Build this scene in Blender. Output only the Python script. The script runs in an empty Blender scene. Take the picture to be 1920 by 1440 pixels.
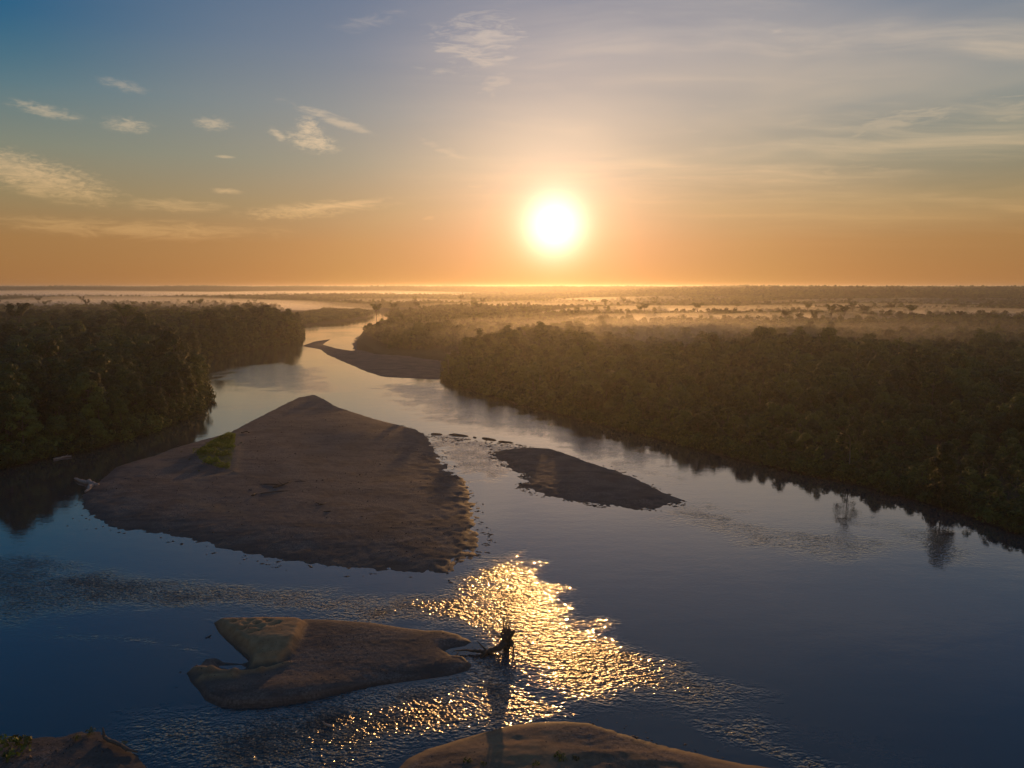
import bpy, bmesh, math, random
import numpy as np
from mathutils import Vector

sc = bpy.context.scene
COL = sc.collection
R = math.radians

# ------------------------------------------------------------------ camera
F_PX, CX, CY, H = 1371.0, 960.0, 720.0, 60.0
PITCH = R(7.6)
cam = bpy.data.objects.new('camera', bpy.data.cameras.new('camera'))
COL.objects.link(cam); sc.camera = cam
cam.data.sensor_fit = 'HORIZONTAL'
cam.data.angle = 2 * math.atan(960 / F_PX)
cam.location = (0, 0, H)
cam.rotation_euler = (R(90) - PITCH, 0, 0)
cam.data.clip_start = 0.5
cam.data.clip_end = 40000

def ray(px, py):
    u, v = (px - CX) / F_PX, (CY - py) / F_PX
    c, s = math.cos(PITCH), math.sin(PITCH)
    return np.array([u, v * s + c, v * c - s])

def W(px, py, z=0.0):
    """point of the plane at height z seen at photo pixel (px, py)"""
    d = ray(px, py)
    t = (z - H) / d[2]
    return np.array([d[0] * t, d[1] * t])

def AE(px, py):
    d = ray(px, py); d = d / np.linalg.norm(d)
    return math.degrees(math.atan2(d[0], d[1])), math.degrees(math.asin(d[2]))

SUN = Vector(ray(1040, 425)).normalized()
SUN_EL = math.asin(SUN.z)
SUN_AZ = math.atan2(SUN.x, SUN.y)

# ------------------------------------------------------------------ render / exposure
sc.view_settings.view_transform = 'Standard'
sc.view_settings.look = 'None'
sc.view_settings.exposure = 0.0
sc.view_settings.gamma = 1.0
sc.view_settings.use_curve_mapping = False
sc.render.engine = 'CYCLES'
cy = sc.cycles
cy.max_bounces = 5; cy.diffuse_bounces = 2; cy.glossy_bounces = 3
cy.transmission_bounces = 3; cy.volume_bounces = 1; cy.transparent_max_bounces = 4
cy.sample_clamp_indirect = 4.0
cy.use_denoising = True
cy.caustics_reflective = False; cy.caustics_refractive = False

# ------------------------------------------------------------------ node helper
class N:
    def __init__(s, tree): s.t = tree; s.n = tree.nodes; s.l = tree.links
    def put(s, sock, v):
        if v is None: return
        if hasattr(v, 'is_output') or isinstance(v, bpy.types.NodeSocket): s.l.new(v, sock)
        else: sock.default_value = v
    def math(s, op, a, b=None, c=None, clamp=False):
        n = s.n.new('ShaderNodeMath'); n.operation = op; n.use_clamp = clamp
        for i, v in enumerate((a, b, c)): s.put(n.inputs[i], v)
        return n.outputs[0]
    def vmath(s, op, a, b=None, out=0):
        n = s.n.new('ShaderNodeVectorMath'); n.operation = op
        s.put(n.inputs[0], a); s.put(n.inputs[1], b)
        return n.outputs[out]
    def comb(s, x, y, z):
        n = s.n.new('ShaderNodeCombineXYZ')
        for i, v in enumerate((x, y, z)): s.put(n.inputs[i], v)
        return n.outputs[0]
    def sep(s, v):
        n = s.n.new('ShaderNodeSeparateXYZ'); s.put(n.inputs[0], v); return n.outputs
    def noise(s, vec, scale, detail=4, rough=0.5, dist=0.0, out=0):
        n = s.n.new('ShaderNodeTexNoise'); n.noise_dimensions = '3D'
        s.put(n.inputs['Vector'], vec); s.put(n.inputs['Scale'], scale)
        n.inputs['Detail'].default_value = detail; n.inputs['Roughness'].default_value = rough
        n.inputs['Distortion'].default_value = dist
        return n.outputs[out]
    def ramp(s, fac, stops, interp='LINEAR'):
        n = s.n.new('ShaderNodeValToRGB'); n.color_ramp.interpolation = interp
        e = n.color_ramp.elements
        while len(e) < len(stops): e.new(0.5)
        for i, (p, c) in enumerate(stops):
            e[i].position = p; e[i].color = (*c, 1)
        s.put(n.inputs[0], fac); return n.outputs[0]
    def mix(s, fac, a, b, blend='MIX'):
        n = s.n.new('ShaderNodeMix'); n.data_type = 'RGBA'; n.blend_type = blend; n.clamp_factor = True
        s.put(n.inputs[0], fac); s.put(n.inputs[6], a); s.put(n.inputs[7], b)
        return n.outputs[2]
    def smooth(s, x, lo, hi):
        n = s.n.new('ShaderNodeMapRange'); n.interpolation_type = 'SMOOTHSTEP'
        s.put(n.inputs[0], x); n.inputs[1].default_value = lo; n.inputs[2].default_value = hi
        return n.outputs[0]
    def attr(s, name, out=2):
        n = s.n.new('ShaderNodeAttribute'); n.attribute_name = name; return n.outputs[out]

def lin(r, g, b):
    f = lambda c: (c / 255 / 12.92) if c / 255 <= 0.04045 else ((c / 255 + 0.055) / 1.055) ** 2.4
    return (f(r), f(g), f(b))

# ------------------------------------------------------------------ sky
def build_world():
    w = bpy.data.worlds.new('World'); sc.world = w; w.use_nodes = True
    w.cycles.sampling_method = 'MANUAL'; w.cycles.sample_map_resolution = 1024
    t = w.node_tree; k = N(t); bg = t.nodes['Background']
    tc = t.nodes.new('ShaderNodeTexCoord')
    d = k.vmath('NORMALIZE', tc.outputs['Generated'])
    x, y, z = k.sep(d)
    el = k.math('MULTIPLY', k.math('ARCSINE', z), 180 / math.pi)
    az = k.math('MULTIPLY', k.math('ARCTAN2', x, y), 180 / math.pi)
    # clear-air gradient by elevation (0..90 deg)
    e01 = k.math('DIVIDE', el, 90.0, clamp=True)
    base = k.ramp(e01, [(0.0, lin(163, 113, 66)), (0.035, lin(164, 120, 70)), (0.065, lin(152, 132, 92)),
                        (0.10, lin(132, 136, 118)), (0.14, lin(112, 130, 134)), (0.185, lin(84, 114, 138)),
                        (0.24, lin(58, 100, 136)), (0.36, lin(52, 92, 126)), (0.6, lin(46, 80, 112)), (1.0, lin(40, 70, 100))])
    sky = t.nodes.new('ShaderNodeTexSky'); sky.sky_type = 'NISHITA'; sky.sun_disc = False
    sky.sun_elevation = SUN_EL; sky.sun_rotation = SUN_AZ
    sky.air_density = 1.0; sky.dust_density = 1.0; sky.ozone_density = 3.0
    nish = k.vmath('SCALE', sky.outputs[0]); t.nodes[-1].inputs['Scale'].default_value = 0.05
    nish = k.vmath('MINIMUM', nish, (0.5, 0.45, 0.4))
    base = k.mix(0.12, base, nish)
    # aureole of the sun in humid air
    dot = k.vmath('DOT_PRODUCT', d, tuple(SUN), out=1)
    th = k.math('MULTIPLY', k.math('ARCCOSINE', k.math('MINIMUM', dot, 1.0)), 180 / math.pi)
    away = k.math('MULTIPLY', k.smooth(th, 24.0, 41.0), k.smooth(el, 8.0, 17.5))
    base = k.mix(away, base, k.vmath('MULTIPLY', base, (0.14, 0.70, 0.92)))
    g1 = k.math('MAXIMUM', k.math('SUBTRACT', k.math('EXPONENT', k.math('DIVIDE', th, -12.0)), 0.025), 0.0)
    lowf = k.math('EXPONENT', k.math('DIVIDE', k.math('MAXIMUM', el, 0.0), -9.0))
    gcol = k.mix(lowf, (0.62, 0.42, 0.33, 1), (0.92, 0.33, 0.08, 1))
    glow1 = k.vmath('SCALE', gcol); t.nodes[-1].inputs['Scale'].default_value = 1; k.put(t.nodes[-1].inputs['Scale'], g1)
    q = k.math('DIVIDE', th, 2.0)
    g2 = k.math('EXPONENT', k.math('MULTIPLY', k.math('MULTIPLY', q, q), -1.0))
    glow2 = k.vmath('SCALE', (1.0, 0.90, 0.78)); k.put(t.nodes[-1].inputs['Scale'], k.math('MULTIPLY', g2, 1.15))
    tail = k.vmath('SCALE', k.mix(lowf, (1.0, 0.80, 0.58, 1), (0.9, 0.36, 0.10, 1))); k.put(t.nodes[-1].inputs['Scale'], k.math('MULTIPLY', k.math('EXPONENT', k.math('DIVIDE', th, -3.2)), 0.95))
    glow2 = k.vmath('ADD', glow2, tail)
    sunset = k.vmath('ADD', k.vmath('ADD', base, glow1), glow2)
    # clouds: thin high sheet + separate banks
    ae = k.comb(az, el, 0.0)
    pl = k.math('ADD', k.math('MAXIMUM', z, 0.0), 0.06)
    uv = k.comb(k.math('DIVIDE', x, pl), k.math('DIVIDE', y, pl), 0.0)
    warp = k.noise(uv, 0.9, 3, 0.5, out=1)
    uvw = k.vmath('ADD', uv, k.vmath('MULTIPLY', warp, (0.9, 0.5, 0.0)))
    rot = t.nodes.new('ShaderNodeMapping'); k.put(rot.inputs[0], uvw)
    rot.inputs['Rotation'].default_value = (0, 0, R(24)); rot.inputs['Scale'].default_value = (0.55, 1.7, 1)
    cir = k.noise(rot.outputs[0], 0.8, 7, 0.62)
    cir = k.smooth(cir, 0.44, 0.78)
    side = k.math('MULTIPLY', k.math('MULTIPLY', k.smooth(az, -14.0, 14.0), k.smooth(el, 2.0, 9.0)), k.math('SUBTRACT', 1.0, k.math('MULTIPLY', k.smooth(el, 14.0, 26.0), 0.7)))
    veil = k.math('MULTIPLY', k.math('MULTIPLY', cir, 0.95), k.math('ADD', k.math('MULTIPLY', side, 0.9), 0.02))
    # soft overall veil on the sunward/right part of the sky
    soft = k.noise(uvw, 0.35, 4, 0.55)
    veil = k.math('ADD', veil, k.math('MULTIPLY', k.math('MULTIPLY', k.smooth(soft, 0.30, 0.7), side), 0.80), clamp=True)
    cloud = veil
    fine = k.noise(k.vmath('MULTIPLY', ae, (0.9, 2.4, 1.0)), 1.6, 9, 0.72, 0.3)
    wisp = k.noise(k.vmath('MULTIPLY', ae, (0.28, 1.5, 1.0)), 1.3, 9, 0.68, 0.9)
    # px, py, half-length px, half-height px, tilt (deg, + = rises to the right), texture, strength
    banks = [(70, 330, 190, 44, -13, fine, 0.9), (40, 330, 190, 40, -13, wisp, 0.8), (620, 388, 190, 20, 6, wisp, 1.0), (560, 398, 170, 20, 4, fine, 0.75), (330, 385, 130, 18, 0, wisp, 0.6),
             (250, 430, 380, 26, 0, wisp, 0.55), (585, 266, 78, 26, -8, fine, 1.0), (580, 245, 40, 38, 0, fine, 1.0), (600, 272, 60, 16, -6, fine, 1.0), (520, 252, 30, 12, -30, fine, .8),
             (400, 232, 48, 17, 0, fine, 0.7), (240, 235, 62, 18, 0, fine, 0.6), (85, 208, 82, 15, -8, fine, 0.6),
             (425, 358, 42, 8, 0, wisp, 0.8), (420, 294, 26, 5, 0, wisp, 0.6), (803, 409, 22, 6, 3, fine, 0.8),
             (625, 224, 140, 13, -17, wisp, 0.7), (840, 285, 110, 16, -22, wisp, 0.5), (895, 350, 38, 9, 0, wisp, 0.6),
             (1470, 62, 130, 22, -21, wisp, 1.0), (1500, 75, 110, 14, -21, fine, 0.8), (1180, 20, 60, 22, 14, wisp, 0.5), (900, 80, 190, 85, 10, wisp, 0.85), (960, 60, 160, 50, -20, fine, 0.4), (1080, 60, 150, 50, -5, wisp, 0.5), (1620, 120, 320, 34, -10, wisp, 0.6), (1380, 120, 220, 22, 16, wisp, 0.45), (1260, 240, 300, 16, -8, wisp, 0.45), (1700, 220, 260, 34, 8, wisp, 0.55), (1470, 165, 170, 12, 22, wisp, 0.5), (1560, 270, 280, 20, -5, wisp, 0.5), (700, 40, 120, 20, 12, wisp, .35),
             (935, 150, 46, 70, -50, wisp, 0.6), (1320, 195, 90, 7, -14, wisp, 0.6), (1120, 305, 110, 12, -10, wisp, 0.4),
             (1890, 210, 80, 60, 35, wisp, 0.5), (1520, 330, 260, 40, -3, wisp, 0.45), (230, 160, 60, 14, -8, fine, 0.4),
             (1650, 400, 320, 26, 0, wisp, 0.35)]
    for (px, py, hl, hh, tilt, tex, st) in banks:
        a0, e0 = AE(px, py)
        m = t.nodes.new('ShaderNodeMapping'); m.vector_type = 'TEXTURE'
        k.put(m.inputs[0], ae)
        m.inputs['Location'].default_value = (a0, e0, 0)
        m.inputs['Rotation'].default_value = (0, 0, R(tilt))
        sx = hl * math.degrees(1 / F_PX) * 0.9; sy = hh * math.degrees(1 / F_PX)
        m.inputs['Scale'].default_value = (sx, sy, 1)
        r = k.vmath('LENGTH', m.outputs[0], out=1)
        fall = k.math('SUBTRACT', 1.0, r)                           # 1 centre .. 0 rim
        v = k.math('ADD', tex, k.math('MULTIPLY', fall, 0.34))
        v = k.math('MULTIPLY', k.smooth(v, 0.52, 0.94), k.math('MULTIPLY', k.smooth(fall, 0.0, 0.6), st))
        cloud = k.math('MAXIMUM', cloud, v)
    # lit cloud colour: warm white, takes on the glow
    ccol = k.ramp(e01, [(0.0, lin(205, 145, 88)), (0.05, lin(212, 170, 112)), (0.11, lin(206, 184, 150)),
                        (0.2, lin(186, 176, 166)), (0.5, lin(130, 138, 150)), (1.0, lin(96, 108, 128))])
    ccol = k.vmath('ADD', ccol, k.vmath('MULTIPLY', glow1, (0.75, 0.75, 0.75)))
    ccol = k.vmath('ADD', ccol, glow2)
    out = k.mix(k.math('MULTIPLY', cloud, 0.9), sunset, ccol)
    t.links.new(out, bg.inputs[0]); bg.inputs[1].default_value = 1.0
build_world()

# ------------------------------------------------------------------ sun
SUN_E = 1.7
sl = bpy.data.lights.new('sun', 'SUN'); sl.energy = SUN_E; sl.angle = R(0.6); sl.color = (1.0, 0.50, 0.16)
so = bpy.data.objects.new('sun', sl); COL.objects.link(so)
so.rotation_euler = (-SUN).to_track_quat('-Z', 'Y').to_euler()
so.location = (0, 0, 300)

HAZE_DENSITY = 1.1e-4
HAZE_G = 0.73

# ------------------------------------------------------------------ generic helpers
def tag(o, label=None, cat=None, group=None, kind=None):
    if label: o['label'] = label
    if cat: o['category'] = cat
    if group: o['group'] = group
    if kind: o['kind'] = kind
    return o

def mesh_obj(name, verts, faces, mat=None, parent=None, smooth=False, attrs=None, loc=None):
    me = bpy.data.meshes.new(name)
    verts = np.asarray(verts, dtype=np.float32); faces = np.asarray(faces, dtype=np.int32)
    fill_mesh(me, verts, faces, attrs)
    if mat: me.materials.append(mat)
    if smooth: me.shade_smooth()
    o = bpy.data.objects.new(name, me); COL.objects.link(o)
    if parent: o.parent = parent
    if loc is not None: o.location = loc
    return o

def fill_mesh(me, verts, faces, attrs=None):
    nv, nf, k = len(verts), len(faces), faces.shape[1]
    me.vertices.add(nv); me.vertices.foreach_set('co', verts.ravel())
    me.loops.add(nf * k); me.loops.foreach_set('vertex_index', faces.ravel())
    me.polygons.add(nf); me.polygons.foreach_set('loop_start', np.arange(0, nf * k, k, dtype=np.int32))
    me.update(calc_edges=True)
    for n, v in (attrs or {}).items():
        a = me.attributes.new(n, 'FLOAT', 'POINT'); a.data.foreach_set('value', np.asarray(v, dtype=np.float32))
    me.validate()

def hash2(ix, iy, seed):
    h = (ix.astype(np.int64) * 374761393 + iy.astype(np.int64) * 668265263 + seed * 2147483647) & 0x7fffffff
    h = ((h ^ (h >> 13)) * 1274126177) & 0x7fffffff
    h = h ^ (h >> 16)
    return (h & 0xffff) / 65535.0

def vnoise(x, y, seed=0):
    ix, iy = np.floor(x), np.floor(y); fx, fy = x - ix, y - iy
    ux, uy = fx * fx * (3 - 2 * fx), fy * fy * (3 - 2 * fy)
    a = hash2(ix, iy, seed); b = hash2(ix + 1, iy, seed); c = hash2(ix, iy + 1, seed); d = hash2(ix + 1, iy + 1, seed)
    return (a * (1 - ux) + b * ux) * (1 - uy) + (c * (1 - ux) + d * ux) * uy

def fbm(x, y, seed=0, oct=4):
    s, a, n = 0, 1.0, 0
    for i in range(oct):
        s = s + a * (vnoise(x * 2 ** i + 17.3 * i, y * 2 ** i - 9.1 * i, seed + i) - 0.5); n += a; a *= 0.5
    return s / n * 2          # about -1..1

def sdf(P, poly):
    """signed distance (+ inside) and index of nearest edge"""
    poly = np.asarray(poly); x, y = P[:, 0], P[:, 1]
    best = np.full(len(x), 1e18); idx = np.zeros(len(x), int); inside = np.zeros(len(x), bool)
    n = len(poly)
    for i in range(n):
        a, b = poly[i], poly[(i + 1) % n]
        ab = b - a; L = ab @ ab + 1e-12
        t = np.clip(((x - a[0]) * ab[0] + (y - a[1]) * ab[1]) / L, 0, 1)
        dd = (x - a[0] - t * ab[0]) ** 2 + (y - a[1] - t * ab[1]) ** 2
        m = dd < best; best[m] = dd[m]; idx[m] = i
        c = (a[1] > y) != (b[1] > y)
        with np.errstate(divide='ignore', invalid='ignore'):
            inside ^= c & (x < (b[0] - a[0]) * (y - a[1]) / (b[1] - a[1] + 1e-18) + a[0])
    return np.where(inside, 1, -1) * np.sqrt(best), idx

def sstep(x, lo, hi):
    t = np.clip((x - lo) / (hi - lo), 0, 1); return t * t * (3 - 2 * t)

def pxpoly(pts): return np.array([W(*p) for p in pts])

# ------------------------------------------------------------------ outlines measured on the ground plane
RIVER = pxpoly([(-1200, 1300), (-300, 955), (0, 880), (100, 856), (200, 836), (260, 818), (300, 803), (340, 787), (372, 768), (386, 752),
    (381, 735), (374, 700), (376, 674), (400, 668), (440, 662), (480, 654), (520, 647), (555, 641), (566, 634), (566, 622),
    (560, 613), (600, 607), (650, 601), (690, 595), (702, 590), (640, 587), (560, 584.5), (470, 583), (470, 577.5), (560, 578), (690, 580.5),
    (800, 583), (850, 587), (790, 592), (745, 598), (705, 606), (682, 620), (668, 640), (668, 656), (700, 667), (760, 671),
    (822, 680), (824, 709), (850, 722), (900, 738), (1000, 765), (1100, 790), (1200, 815), (1300, 840), (1400, 865),
    (1500, 886), (1600, 907), (1700, 934), (1800, 962), (1920, 1005), (2200, 1110), (3000, 1420)])
RIVER = np.vstack([RIVER, [[420, -400], [-420, -400]]])
INLET = pxpoly([(835, 661), (900, 657), (960, 652), (1015, 644.5), (1022, 649), (960, 658), (900, 663), (840, 667)])

BARS = {}
def bar(key, pts): BARS[key] = (pxpoly([p[:2] for p in pts]), np.array([p[2] if len(p) > 2 else 0.15 for p in pts]))
bar('A', [(565, 649), (590, 640), (620, 636), (606, 646), (630, 653), (662, 658), (660, 644, .6), (668, 632, .8), (684, 625, .8), (705, 640), (740, 662), (830, 662), (920, 655),
          (1000, 648), (1010, 655), (930, 668), (850, 690), (828, 712), (760, 709), (720, 707), (690, 698), (650, 681), (615, 666), (600, 655)])
bar('B', [(590, 740), (560, 745), (520, 765), (470, 790), (430, 812), (390, 822), (355, 832), (320, 842), (290, 855), (250, 865), (215, 877, .3),
          (195, 895, .3), (185, 905, .3), (160, 915, .4), (145, 935, .5), (138, 948, .5), (150, 970, .5), (180, 992, .5), (220, 1000, .5), (265, 1003, .5), (310, 1012, .5),
          (360, 1022, .5), (400, 1035, .5), (450, 1045, .5), (520, 1057, .4), (600, 1067, .4), (680, 1075, .5), (760, 1080, .6), (830, 1085, .9), (862, 1078, 1.), (885, 1055, 1.),
          (908, 1030, 1.2), (912, 1010, 1.2), (898, 985, 1.3), (892, 950, 1.4), (880, 925, 1.4), (876, 900, 1.4), (850, 890, 1.3), (835, 870, 1.2), (820, 850, 1.),
          (808, 830, .8), (800, 818, .5), (780, 805, .3), (740, 795, .2), (700, 785), (660, 772), (630, 762), (610, 750)])
bar('C', [(922, 850, .9), (945, 843, .3), (990, 839, .2), (1030, 841, .15), (1060, 850, .15), (1100, 866, .2), (1150, 881, .3), (1190, 896, .3), (1230, 916, .3), (1265, 932, .4), (1285, 939, .6),
          (1262, 946, .9), (1230, 953, 1.), (1190, 956, 1.), (1140, 950, 1.1), (1100, 944, 1.), (1065, 938, 1.1), (1030, 930, 1.2), (1000, 922, 1.2), (970, 912, 1.3), (985, 905, 1.3),
          (978, 890, 1.3), (960, 880, 1.2), (945, 868, 1.2), (930, 860, 1.)])
bar('D', [(403, 1168), (440, 1165), (500, 1163), (560, 1164), (572, 1161), (620, 1162), (700, 1168), (760, 1178), (790, 1181), (830, 1182, .3), (866, 1191, .5),
          (887, 1204, .6), (872, 1213, .5), (850, 1216, .5), (836, 1221, .4), (846, 1228, .5), (868, 1231, .6), (884, 1245, .6), (880, 1257, .4), (840, 1268), (780, 1276), (700, 1287),
          (620, 1305), (560, 1319), (500, 1327), (450, 1329), (412, 1326), (384, 1313), (370, 1292), (356, 1277), (352, 1262), (366, 1255), (376, 1247), (386, 1236), (404, 1234), (420, 1242), (455, 1244),
          (474, 1239), (462, 1228), (440, 1210), (416, 1188)])
bar('E', [(730, 1460), (760, 1425), (800, 1405), (850, 1390), (900, 1375), (950, 1362), (1000, 1355), (1060, 1352), (1110, 1357, .4), (1150, 1370, .5), (1200, 1385, .6),
          (1240, 1397, .6), (1290, 1408), (1340, 1421), (1390, 1432), (1500, 1446), (1700, 1500), (1650, 1720), (1300, 1900), (900, 1900), (640, 1650)])
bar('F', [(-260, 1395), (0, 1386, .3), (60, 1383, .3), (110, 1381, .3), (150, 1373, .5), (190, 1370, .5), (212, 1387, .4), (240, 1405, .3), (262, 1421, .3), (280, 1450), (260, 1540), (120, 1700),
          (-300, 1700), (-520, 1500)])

# ------------------------------------------------------------------ materials
def mat(name):
    m = bpy.data.materials.new(name); m.use_nodes = True
    k = N(m.node_tree); b = m.node_tree.nodes['Principled BSDF']
    return m, k, b

def world_pos(k):
    g = k.n.new('ShaderNodeNewGeometry'); return g.outputs['Position']

def make_water():
    m, k, b = mat('river_water')
    P = world_pos(k)
    rip = k.attr('ripple')
    warp = k.vmath('SCALE', k.noise(P, 0.12, 2, 0.5, out=1)); k.n[-1].inputs['Scale'].default_value = 2.5
    mp = k.n.new('ShaderNodeMapping'); k.put(mp.inputs[0], k.vmath('ADD', P, warp))
    mp.inputs['Rotation'].default_value = (0, 0, R(14)); mp.inputs['Scale'].default_value = (0.75, 1.25, 1)
    n1 = k.noise(mp.outputs[0], 1.0, 2, 0.5, 0.3)
    mp2 = k.n.new('ShaderNodeMapping'); k.put(mp2.inputs[0], P)
    mp2.inputs['Rotation'].default_value = (0, 0, R(-18)); mp2.inputs['Scale'].default_value = (1.3, 1.5, 1)
    n2 = k.noise(mp2.outputs[0], 1.45, 1, 0.5)
    mp3 = k.n.new('ShaderNodeMapping'); k.put(mp3.inputs[0], P)
    mp3.inputs['Scale'].default_value = (0.5, 1.0, 1)
    n3 = k.noise(mp3.outputs[0], 0.22, 3, 0.5)
    n1 = k.math('SUBTRACT', n1, 0.5); n2 = k.math('SUBTRACT', n2, 0.5); n3 = k.math('SUBTRACT', n3, 0.5)
    h = k.math('ADD', k.math('MULTIPLY', n1, 0.90), k.math('MULTIPLY', n2, 0.46))
    amp = k.math('ADD', k.math('MULTIPLY', rip, 1.0), 0.012)
    h = k.math('ADD', k.math('MULTIPLY', h, amp), k.math('MULTIPLY', n3, k.math('ADD', k.math('MULTIPLY', rip, 0.12), 0.03)))
    bp = k.n.new('ShaderNodeBump'); bp.inputs['Strength'].default_value = 1.0; bp.inputs['Distance'].default_value = 1.0
    k.put(bp.inputs['Height'], h)
    b.inputs['Base Color'].default_value = (0.040, 0.052, 0.056, 1)
    b.inputs['IOR'].default_value = 1.39
    k.put(b.inputs['Coat Weight'], k.math('SUBTRACT', 1.0, k.smooth(rip, 0.3, 0.85))); b.inputs['Coat IOR'].default_value = 1.39
    b.inputs['Coat Roughness'].default_value = 0.03; k.put(b.inputs['Coat Normal'], bp.outputs[0])
    k.put(b.inputs['Specular IOR Level'], k.math('SUBTRACT', 0.5, k.math('MULTIPLY', k.smooth(rip, 0.3, 0.95), 0.42)))
    k.put(b.inputs['Roughness'], k.math('ADD', k.math('MULTIPLY', rip, 0.20), 0.03))
    k.put(b.inputs['Normal'], bp.outputs[0])
    return m

def make_gravel():
    m, k, b = mat('river_gravel')
    P = world_pos(k); sand = k.attr('sand'); z = k.sep(P)[2]
    c1 = k.noise(P, 2.6, 4, 0.7); c2 = k.noise(P, 0.11, 4, 0.55); c3 = k.noise(P, 0.035, 3, 0.5)
    peb = k.ramp(c1, [(0.30, (0.055, 0.041, 0.034)), (0.5, (0.155, 0.115, 0.095)), (0.70, (0.31, 0.235, 0.19))])
    peb = k.mix(k.math('MULTIPLY', k.smooth(c2, 0.42, 0.62), 0.8), peb, (0.085, 0.066, 0.058, 1))
    peb = k.mix(k.math('MULTIPLY', k.smooth(c3, 0.45, 0.66), 0.55), peb, (0.145, 0.11, 0.092, 1))
    mpb = k.n.new('ShaderNodeMapping'); k.put(mpb.inputs[0], P); mpb.inputs['Rotation'].default_value = (0, 0, R(-28)); mpb.inputs['Scale'].default_value = (0.05, 0.22, 1)
    band = k.noise(mpb.outputs[0], 1.0, 6, 0.65, 0.8)
    peb = k.mix(k.math('MULTIPLY', k.smooth(band, 0.50, 0.62), 0.55), peb, (0.065, 0.050, 0.044, 1))
    peb = k.mix(k.math('MULTIPLY', k.smooth(band, 0.46, 0.32), 0.45), peb, (0.19, 0.145, 0.12, 1))
    s = k.ramp(k.noise(P, 0.7, 5, 0.6), [(0.3, (0.30, 0.165, 0.080)), (0.7, (0.46, 0.275, 0.14))])
    col = k.mix(sand, peb, s)
    wet_vignette = k.math('SUBTRACT', 1.0, k.smooth(k.math('ADD', z, k.math('MULTIPLY', c2, 0.30)), 0.14, 0.62))  # real damp margin by height; on the bottom left bar also painted vignetting
    col = k.mix(k.math('MULTIPLY', wet_vignette, 0.60), col, k.mix(0.85, col, (0.03, 0.022, 0.016, 1)))
    k.put(b.inputs['Base Color'], col)
    k.put(b.inputs['Roughness'], k.math('SUBTRACT', 0.9, k.math('MULTIPLY', wet_vignette, 0.25)))
    b.inputs['Specular IOR Level'].default_value = 0.25
    h = k.math('ADD', k.math('MULTIPLY', k.noise(P, 3.4, 3, 0.6), 0.10), k.math('MULTIPLY', k.noise(P, 0.9, 3, 0.55), 0.10))
    h = k.math('MULTIPLY', h, k.math('SUBTRACT', 1.0, k.math('MULTIPLY', sand, 0.75)))
    bp = k.n.new('ShaderNodeBump'); bp.inputs['Distance'].default_value = 0.6; bp.inputs['Strength'].default_value = 0.8
    k.put(bp.inputs['Height'], h); k.put(b.inputs['Normal'], bp.outputs[0])
    return m

def make_ground():
    m, k, b = mat('forest_floor')
    P = world_pos(k)
    c = k.ramp(k.noise(P, 0.25, 5, 0.65), [(0.3, (0.035, 0.032, 0.018)), (0.55, (0.055, 0.055, 0.025)), (0.75, (0.085, 0.072, 0.045))])
    k.put(b.inputs['Base Color'], c); b.inputs['Roughness'].default_value = 0.95
    b.inputs['Specular IOR Level'].default_value = 0.1
    return m

def make_leaf(name, lo, mid, hi, trans=0.24):
    m, k, b = mat(name)
    oi = k.n.new('ShaderNodeObjectInfo')
    tint = k.attr('tint')
    f = k.math('ADD', k.math('MULTIPLY', tint, 0.5), k.math('MULTIPLY', oi.outputs['Random'], 0.5))
    col = k.ramp(f, [(0.20, lo), (0.48, mid), (0.80, hi)])
    k.put(b.inputs['Base Color'], col); b.inputs['Roughness'].default_value = 0.62
    b.inputs['Specular IOR Level'].default_value = 0.25
    tr = k.n.new('ShaderNodeBsdfTranslucent')
    k.put(tr.inputs[0], k.mix(0.5, col, (0.16, 0.17, 0.02, 1)))
    mx = k.n.new('ShaderNodeMixShader'); mx.inputs[0].default_value = trans
    k.l.new(b.outputs[0], mx.inputs[1]); k.l.new(tr.outputs[0], mx.inputs[2])
    k.l.new(mx.outputs[0], k.n['Material Output'].inputs[0])
    return m

def make_wood(name, a, c):
    m, k, b = mat(name)
    tc = k.n.new('ShaderNodeTexCoord')
    col = k.ramp(k.noise(tc.outputs['Object'], 3.0, 5, 0.65), [(0.3, a), (0.7, c)])
    k.put(b.inputs['Base Color'], col); b.inputs['Roughness'].default_value = 0.85
    bp = k.n.new('ShaderNodeBump'); bp.inputs['Distance'].default_value = 0.05
    k.put(bp.inputs['Height'], k.noise(tc.outputs['Object'], 8.0, 4, 0.7)); k.put(b.inputs['Normal'], bp.outputs[0])
    return m

def make_volume(name, density, g, color):
    m = bpy.data.materials.new(name); m.use_nodes = True
    t = m.node_tree
    for n in list(t.nodes): t.nodes.remove(n)
    o = t.nodes.new('ShaderNodeOutputMaterial'); v = t.nodes.new('ShaderNodeVolumePrincipled')
    v.inputs['Density'].default_value = density; v.inputs['Anisotropy'].default_value = g
    v.inputs['Color'].default_value = (*color, 1)
    t.links.new(v.outputs[0], o.inputs['Volume'])
    m.cycles.homogeneous_volume = True
    return m

M = dict(water=make_water(), gravel=make_gravel(), ground=make_ground(),
         leaf=make_leaf('rainforest_leaves', (0.016, 0.028, 0.008), (0.050, 0.085, 0.018), (0.16, 0.20, 0.036)),
         lightleaf=make_leaf('bank_scrub_leaves', (0.09, 0.14, 0.016), (0.16, 0.24, 0.022), (0.26, 0.33, 0.03), 0.45),
         bark=make_wood('bark', (0.07, 0.055, 0.042), (0.15, 0.12, 0.09)),
         palebark=make_wood('pale_bark', (0.14, 0.12, 0.09), (0.27, 0.24, 0.19)),
         driftwood=make_wood('dark_driftwood', (0.045, 0.034, 0.026), (0.10, 0.076, 0.055)),
         palewood=make_wood('bleached_driftwood', (0.30, 0.22, 0.18), (0.48, 0.37, 0.31)))

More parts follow.
